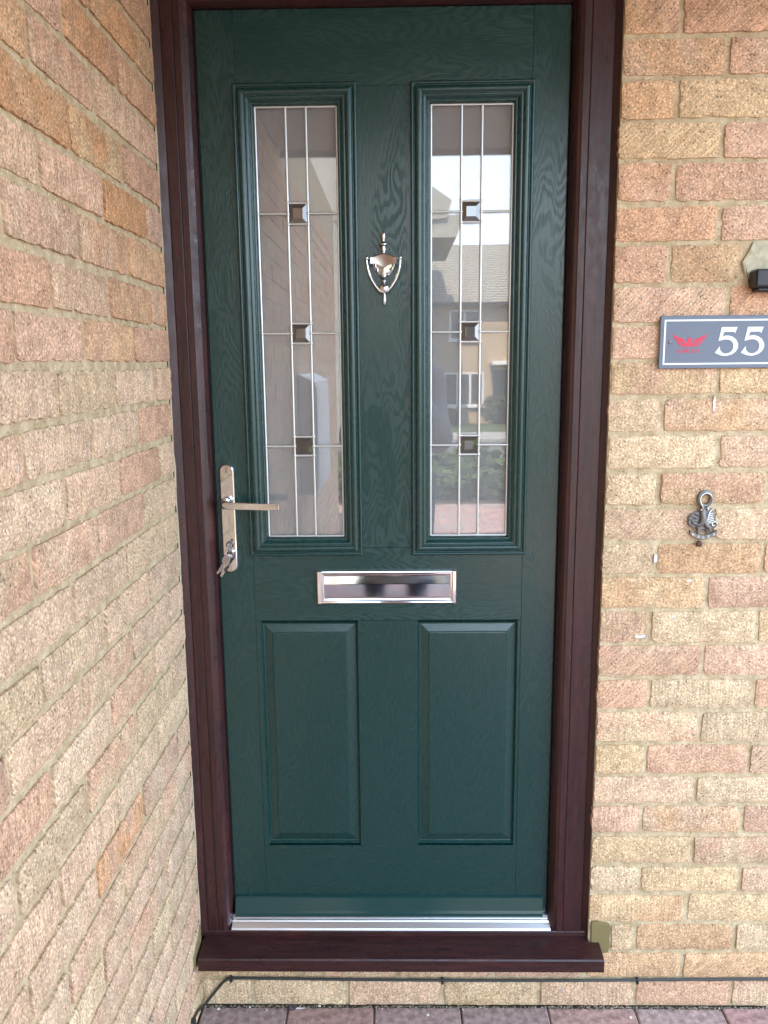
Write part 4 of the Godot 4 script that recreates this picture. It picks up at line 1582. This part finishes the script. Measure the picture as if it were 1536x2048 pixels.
func debris():
	# crumbs of soil and mortar in the angle of wall and paving
	var r := RandomNumberGenerator.new()
	r.seed = 77
	var st := st_new()
	lathe(st, Vector3.ZERO, [[0.3, -0.8], [0.9, -0.3], [1.0, 0.2], [0.6, 0.7], [0.1, 0.9]], Vector3.UP, 6)
	st.generate_normals()
	var crumb := st.commit()
	var mm := MultiMesh.new()
	mm.transform_format = MultiMesh.TRANSFORM_3D
	mm.use_colors = true
	mm.mesh = crumb
	mm.instance_count = 1700
	for i in 1700:
		var x := r.randf_range(-0.44, 1.3)
		var z := 0.001 + absf(r.randfn(0.0, 0.0045))
		var s := r.randf_range(0.0006, 0.0022)
		mm.set_instance_transform(i, Transform3D(Basis.from_euler(Vector3(r.randf() * 6.0, r.randf() * 6.0, 0)).scaled(Vector3(s, s * 0.7, s)), Vector3(x, r.randf_range(0.0, 0.003) - z * 0.1, z)))
		var t := r.randf()
		var c := Color(0.10, 0.08, 0.06).lerp(Color(0.42, 0.35, 0.26), t)
		if r.randf() < 0.02:
			c = Color(0.7, 0.68, 0.62)
		mm.set_instance_color(i, c)
	var o := MultiMeshInstance3D.new()
	o.name = "crumbs"
	o.multimesh = mm
	o.material_override = M.leaf
	add_child(o)
	o.set_meta("kind", "stuff")
	tag(o, "dark crumbs of soil and mortar along the foot of the wall", "debris")
	var chips := [[-0.403, 0.013, 0.006, "white paint flake on the paving left of the purple thread, near the cable"], [-0.331, 0.008, 0.003, "tiny white paint flake on the paving between larger flake and thread"], [-0.168, 0.003, 0.0045, "white paint flake by the wall foot right of the purple thread"], [0.086, 0.028, 0.005, "white paint flake lying below the middle of the sill"], [0.552, 0.034, 0.004, "white paint flake on the paving right of the sill"]]
	for q in chips:
		st = st_new()
		var ol0 := []
		var ol1 := []
		for i in 7:
			var a := TAU * i / 7.0
			var rr: float = q[2] * r.randf_range(0.45, 1.0)
			ol0.append(Vector3(cos(a) * rr, 0.0, sin(a) * rr * 0.7))
			ol1.append(Vector3(cos(a) * rr * 0.9, 0.0022 + r.randf() * 0.001, sin(a) * rr * 0.6))
		loft(st, [ol0, ol1], true, false)
		var c := obj("paint_flake", st, M.white_chip)
		c.position = Vector3(q[0], 0.001, q[1])
		tag(c, q[3], "flake", "white flakes on the paving")
	st = st_new()
	tube(st, smooth_path([Vector3(-0.243, 0.002, 0.012), Vector3(-0.236, 0.007, 0.010), Vector3(-0.228, 0.004, 0.006), Vector3(-0.221, 0.006, 0.013), Vector3(-0.232, 0.003, 0.016), Vector3(-0.240, 0.006, 0.014), Vector3(-0.243, 0.003, 0.020)], 5), [0.0011], 6)
	var th := obj("plastic_tie", st, M.purple_thread)
	tag(th, "curled dark purple plastic tie on the paving by the wall", "tie")
	st = st_new()
	var a0 := [Vector3(-0.222, 0.0015, 0.008), Vector3(-0.222, 0.0015, 0.013), Vector3(-0.198, 0.002, 0.0095)]
	var a1 := []
	for p in a0: a1.append(p + Vector3(0, 0.001, 0))
	loft(st, [a0, a1], true, false)
	var sl := obj("white_sliver", st, M.white_chip)
	tag(sl, "thin white sliver beside the purple plastic tie", "sliver")

# ---------------------------------------------------------------- the photographer, seen in the glass
# skin over a set of tapered bones [from, to, radius, radius, flattening along z], meshed as surface nets
func skin(st: SurfaceTool, bones: Array, cell: float, blend: float, grow := 0.0, lo_y := -1e9, hi_y := 1e9):
	var lo := Vector3.ONE * 1e9
	var hi := Vector3.ONE * -1e9
	for b in bones:
		var r: float = maxf(b[2], b[3]) + grow + blend + cell * 2.0
		for p in [b[0], b[1]]:
			lo = lo.min(p - Vector3.ONE * r)
			hi = hi.max(p + Vector3.ONE * r)
	var n := Vector3i(((hi - lo) / cell).ceil()) + Vector3i.ONE
	var f := PackedFloat32Array()
	f.resize(n.x * n.y * n.z)
	f.fill(1.0)
	for b in bones:
		var a: Vector3 = b[0]
		var d: Vector3 = b[1] - a
		var fl: float = b[4] if b.size() > 4 else 1.0
		var dd := maxf(d.length_squared(), 1e-9)
		var r: float = maxf(b[2], b[3]) + grow + blend + cell * 2.0
		var i0 := Vector3i(((a.min(b[1]) - Vector3.ONE * r - lo) / cell).floor()).clamp(Vector3i.ZERO, n - Vector3i.ONE)
		var i1 := Vector3i(((a.max(b[1]) + Vector3.ONE * r - lo) / cell).ceil()).clamp(Vector3i.ZERO, n - Vector3i.ONE)
		for z in range(i0.z, i1.z + 1):
			for y in range(i0.y, i1.y + 1):
				var at := (z * n.y + y) * n.x
				for x in range(i0.x, i1.x + 1):
					var p := lo + Vector3(x, y, z) * cell - a
					var t := clampf(p.dot(d) / dd, 0.0, 1.0)
					var q := p - d * t
					q.z /= fl
					var v: float = q.length() - lerpf(b[2], b[3], t) - grow
					var o := f[at + x]
					var h := maxf(blend - absf(v - o), 0.0) / blend
					f[at + x] = minf(v, o) - h * h * blend * 0.25
	if lo_y > -1e8 or hi_y < 1e8:
		for z in n.z:
			for y in n.y:
				var yy := lo.y + y * cell
				var cut := maxf(lo_y - yy, yy - hi_y)
				for x in n.x:
					var at := (z * n.y + y) * n.x + x
					f[at] = maxf(f[at], cut)
	var id := {}
	var vs := PackedVector3Array()
	var off := [0, 1, n.x, n.x + 1, n.x * n.y, n.x * n.y + 1, n.x * n.y + n.x, n.x * n.y + n.x + 1]
	for z in n.z - 1:
		for y in n.y - 1:
			for x in n.x - 1:
				var at := (z * n.y + y) * n.x + x
				var m := 0
				for k in 8:
					if f[at + off[k]] < 0.0:
						m += 1
				if m == 0 or m == 8:
					continue
				var sum := Vector3.ZERO
				var cnt := 0
				for e in [[0, 1], [2, 3], [4, 5], [6, 7], [0, 2], [1, 3], [4, 6], [5, 7], [0, 4], [1, 5], [2, 6], [3, 7]]:
					var va: float = f[at + off[e[0]]]
					var vb: float = f[at + off[e[1]]]
					if (va < 0.0) != (vb < 0.0):
						var pa := Vector3(e[0] & 1, (e[0] >> 1) & 1, e[0] >> 2)
						var pb := Vector3(e[1] & 1, (e[1] >> 1) & 1, e[1] >> 2)
						sum += pa.lerp(pb, va / (va - vb))
						cnt += 1
				id[at] = vs.size()
				vs.append(lo + (Vector3(x, y, z) + sum / cnt) * cell)
	st.set_smooth_group(1)
	for at in id:
		for ax in 3:
			var step: int = [1, n.x, n.x * n.y][ax]
			var s1: int = [n.x, n.x * n.y, 1][ax]
			var s2: int = [n.x * n.y, 1, n.x][ax]
			if at + step >= f.size() or (f[at] < 0.0) == (f[at + step] < 0.0):
				continue
			if not (id.has(at - s1) and id.has(at - s2) and id.has(at - s1 - s2)):
				continue
			var out := Vector3.ZERO
			out[ax] = 1.0 if f[at] < 0.0 else -1.0
			quad(st, vs[id[at]], vs[id[at - s1]], vs[id[at - s1 - s2]], vs[id[at - s2]], out)
	st.set_smooth_group(-1)

func build_photographer():
	var base := Vector3(0.012, 0.0, 2.03)
	var legs := []
	var arms := []
	var torso := [[Vector3(-0.05, 0.94, 0), Vector3(0.05, 0.94, 0), 0.115, 0.115, 0.85], [Vector3(0, 0.95, 0), Vector3(0, 1.16, -0.005), 0.125, 0.13, 0.8], [Vector3(-0.05, 1.26, 0.0), Vector3(0.05, 1.26, 0.0), 0.125, 0.125, 0.8], [Vector3(-0.12, 1.40, 0.01), Vector3(0.12, 1.40, 0.01), 0.07, 0.07, 0.9], [Vector3(-0.06, 1.43, 0.01), Vector3(0.06, 1.43, 0.01), 0.065, 0.065], [Vector3(0, 1.42, 0.01), Vector3(0, 1.52, 0.0), 0.06, 0.055]]
	var hands := []
	for s in [-1.0, 1.0]:
		legs.append([Vector3(s * 0.085, 0.90, 0.0), Vector3(s * 0.10, 0.50, -0.01), 0.092, 0.06])
		legs.append([Vector3(s * 0.10, 0.50, -0.01), Vector3(s * 0.105, 0.09, 0.02), 0.057, 0.038])
		legs.append([Vector3(s * 0.105, 0.36, 0.012), Vector3(s * 0.105, 0.26, 0.018), 0.055, 0.048])
		var sh := Vector3(s * 0.165, 1.40, 0.01)
		var el := Vector3(s * 0.190 + 0.006, 1.15, -0.06)
		var wr := Vector3(s * 0.075 + 0.0115, 1.385, -0.262)
		arms.append([sh, el, 0.055, 0.043])
		arms.append([el, wr, 0.043, 0.028])
		# hand: palm behind the phone's edge, four fingers across its back, thumb up its front
		var pm := Vector3(s * 0.056 + 0.0115, 1.425, -0.305)
		hands.append([wr, pm, 0.026, 0.024])
		for k in 4:
			var root := pm + Vector3(s * -0.002, -0.022 + k * 0.017, -0.012)
			var l: float = [0.034, 0.040, 0.043, 0.038][k]
			var j1 := root + Vector3(-s * l * 0.35, 0.004, -l * 0.55)
			var j2 := j1 + Vector3(-s * l * 0.75, 0.002, -l * 0.06)
			var j3 := j2 + Vector3(-s * l * 0.5, 0.0, l * 0.12)
			hands.append([root, j1, 0.0088, 0.0082])
			hands.append([j1, j2, 0.0082, 0.0076])
			hands.append([j2, j3, 0.0076, 0.0068])
		var tr := pm + Vector3(0, 0.012, 0.016)
		hands.append([tr, tr + Vector3(-s * 0.016, 0.026, 0.006), 0.011, 0.0095])
		hands.append([tr + Vector3(-s * 0.016, 0.026, 0.006), tr + Vector3(-s * 0.036, 0.042, 0.0), 0.0095, 0.008])
	var head := [[Vector3(0, 1.63, 0.0), Vector3(0, 1.66, 0.0), 0.078, 0.08, 1.18], [Vector3(0, 1.585, -0.03), Vector3(0, 1.56, -0.035), 0.056, 0.045], [Vector3(0, 1.545, -0.052), Vector3(0, 1.55, -0.058), 0.028, 0.026], [Vector3(0, 1.628, -0.098), Vector3(0, 1.600, -0.112), 0.008, 0.013], [Vector3(-0.02, 1.572, -0.082), Vector3(0.02, 1.572, -0.082), 0.009, 0.009], [Vector3(-0.035, 1.648, -0.083), Vector3(0.035, 1.648, -0.083), 0.012, 0.012], [Vector3(0, 1.45, 0.0), Vector3(0, 1.56, 0.0), 0.058, 0.052]]
	for s in [-1.0, 1.0]:
		head.append([Vector3(s * 0.08, 1.635, 0.005), Vector3(s * 0.082, 1.600, 0.0), 0.013, 0.010])
	var who := thing("person", "person in grey sweatshirt and navy trousers holding up a phone before the door", "person", base)
	var st := st_new()
	skin(st, torso + legs + arms, 0.016, 0.05)
	skin(st, hands, 0.0045, 0.007)
	skin(st, head, 0.006, 0.018)
	obj("body", st, M.skin, who)
	st = st_new()
	skin(st, torso.slice(0, 5) + arms.map(func(b): return [b[0], b[1] if b[3] > 0.03 else b[0].lerp(b[1], 0.9), b[2], b[3]]), 0.016, 0.055, 0.018, 0.86, 1.49)
	obj("sweatshirt", st, M.sweatshirt, who)
	st = st_new()
	skin(st, legs + torso.slice(0, 1), 0.016, 0.05, 0.017, 0.045, 0.99)
	obj("trousers", st, M.trousers, who)
	st = st_new()
	skin(st, [[Vector3(0, 1.655, 0.012), Vector3(0, 1.685, 0.012), 0.088, 0.082, 1.15], [Vector3(0, 1.58, 0.055), Vector3(0, 1.64, 0.05), 0.05, 0.06]], 0.008, 0.03)
	obj("hair", st, M.hair, who)
	for s in [-1.0, 1.0]:
		st = st_new()
		skin(st, [[Vector3(s * 0.105, 0.045, 0.05), Vector3(s * 0.115, 0.035, -0.13), 0.042, 0.036], [Vector3(s * 0.105, 0.045, 0.04), Vector3(s * 0.105, 0.09, 0.03), 0.045, 0.045]], 0.008, 0.03, 0.0, 0.001)
		obj("shoe", st, M.shoe, who)
		st = st_new()
		lathe(st, Vector3(s * 0.031, 1.630, -0.086), [[0.0005, 0.0], [0.007, 0.002], [0.010, 0.008], [0.007, 0.014], [0.0005, 0.017]], Vector3.BACK, 10)
		obj("eye", st, M.eye, who)
	var ph := thing("phone", "black phone held up in both hands in front of the door", "phone", Vector3(0.0235, 1.435, 1.706))
	st = st_new()
	plate(st, rect_round(-0.036, -0.073, 0.036, 0.073, 0.010, 4), 0.0, 0.008, 0.001)
	obj("body", st, M.black_plastic, ph)
	st = st_new()
	lathe(st, Vector3(0.0, 0.055, -0.0002), [[0.007, 0.0], [0.0068, 0.0022], [0.0055, 0.0024]], Vector3.FORWARD, 16)
	obj("camera_lens", st, M.dark_glass, ph)
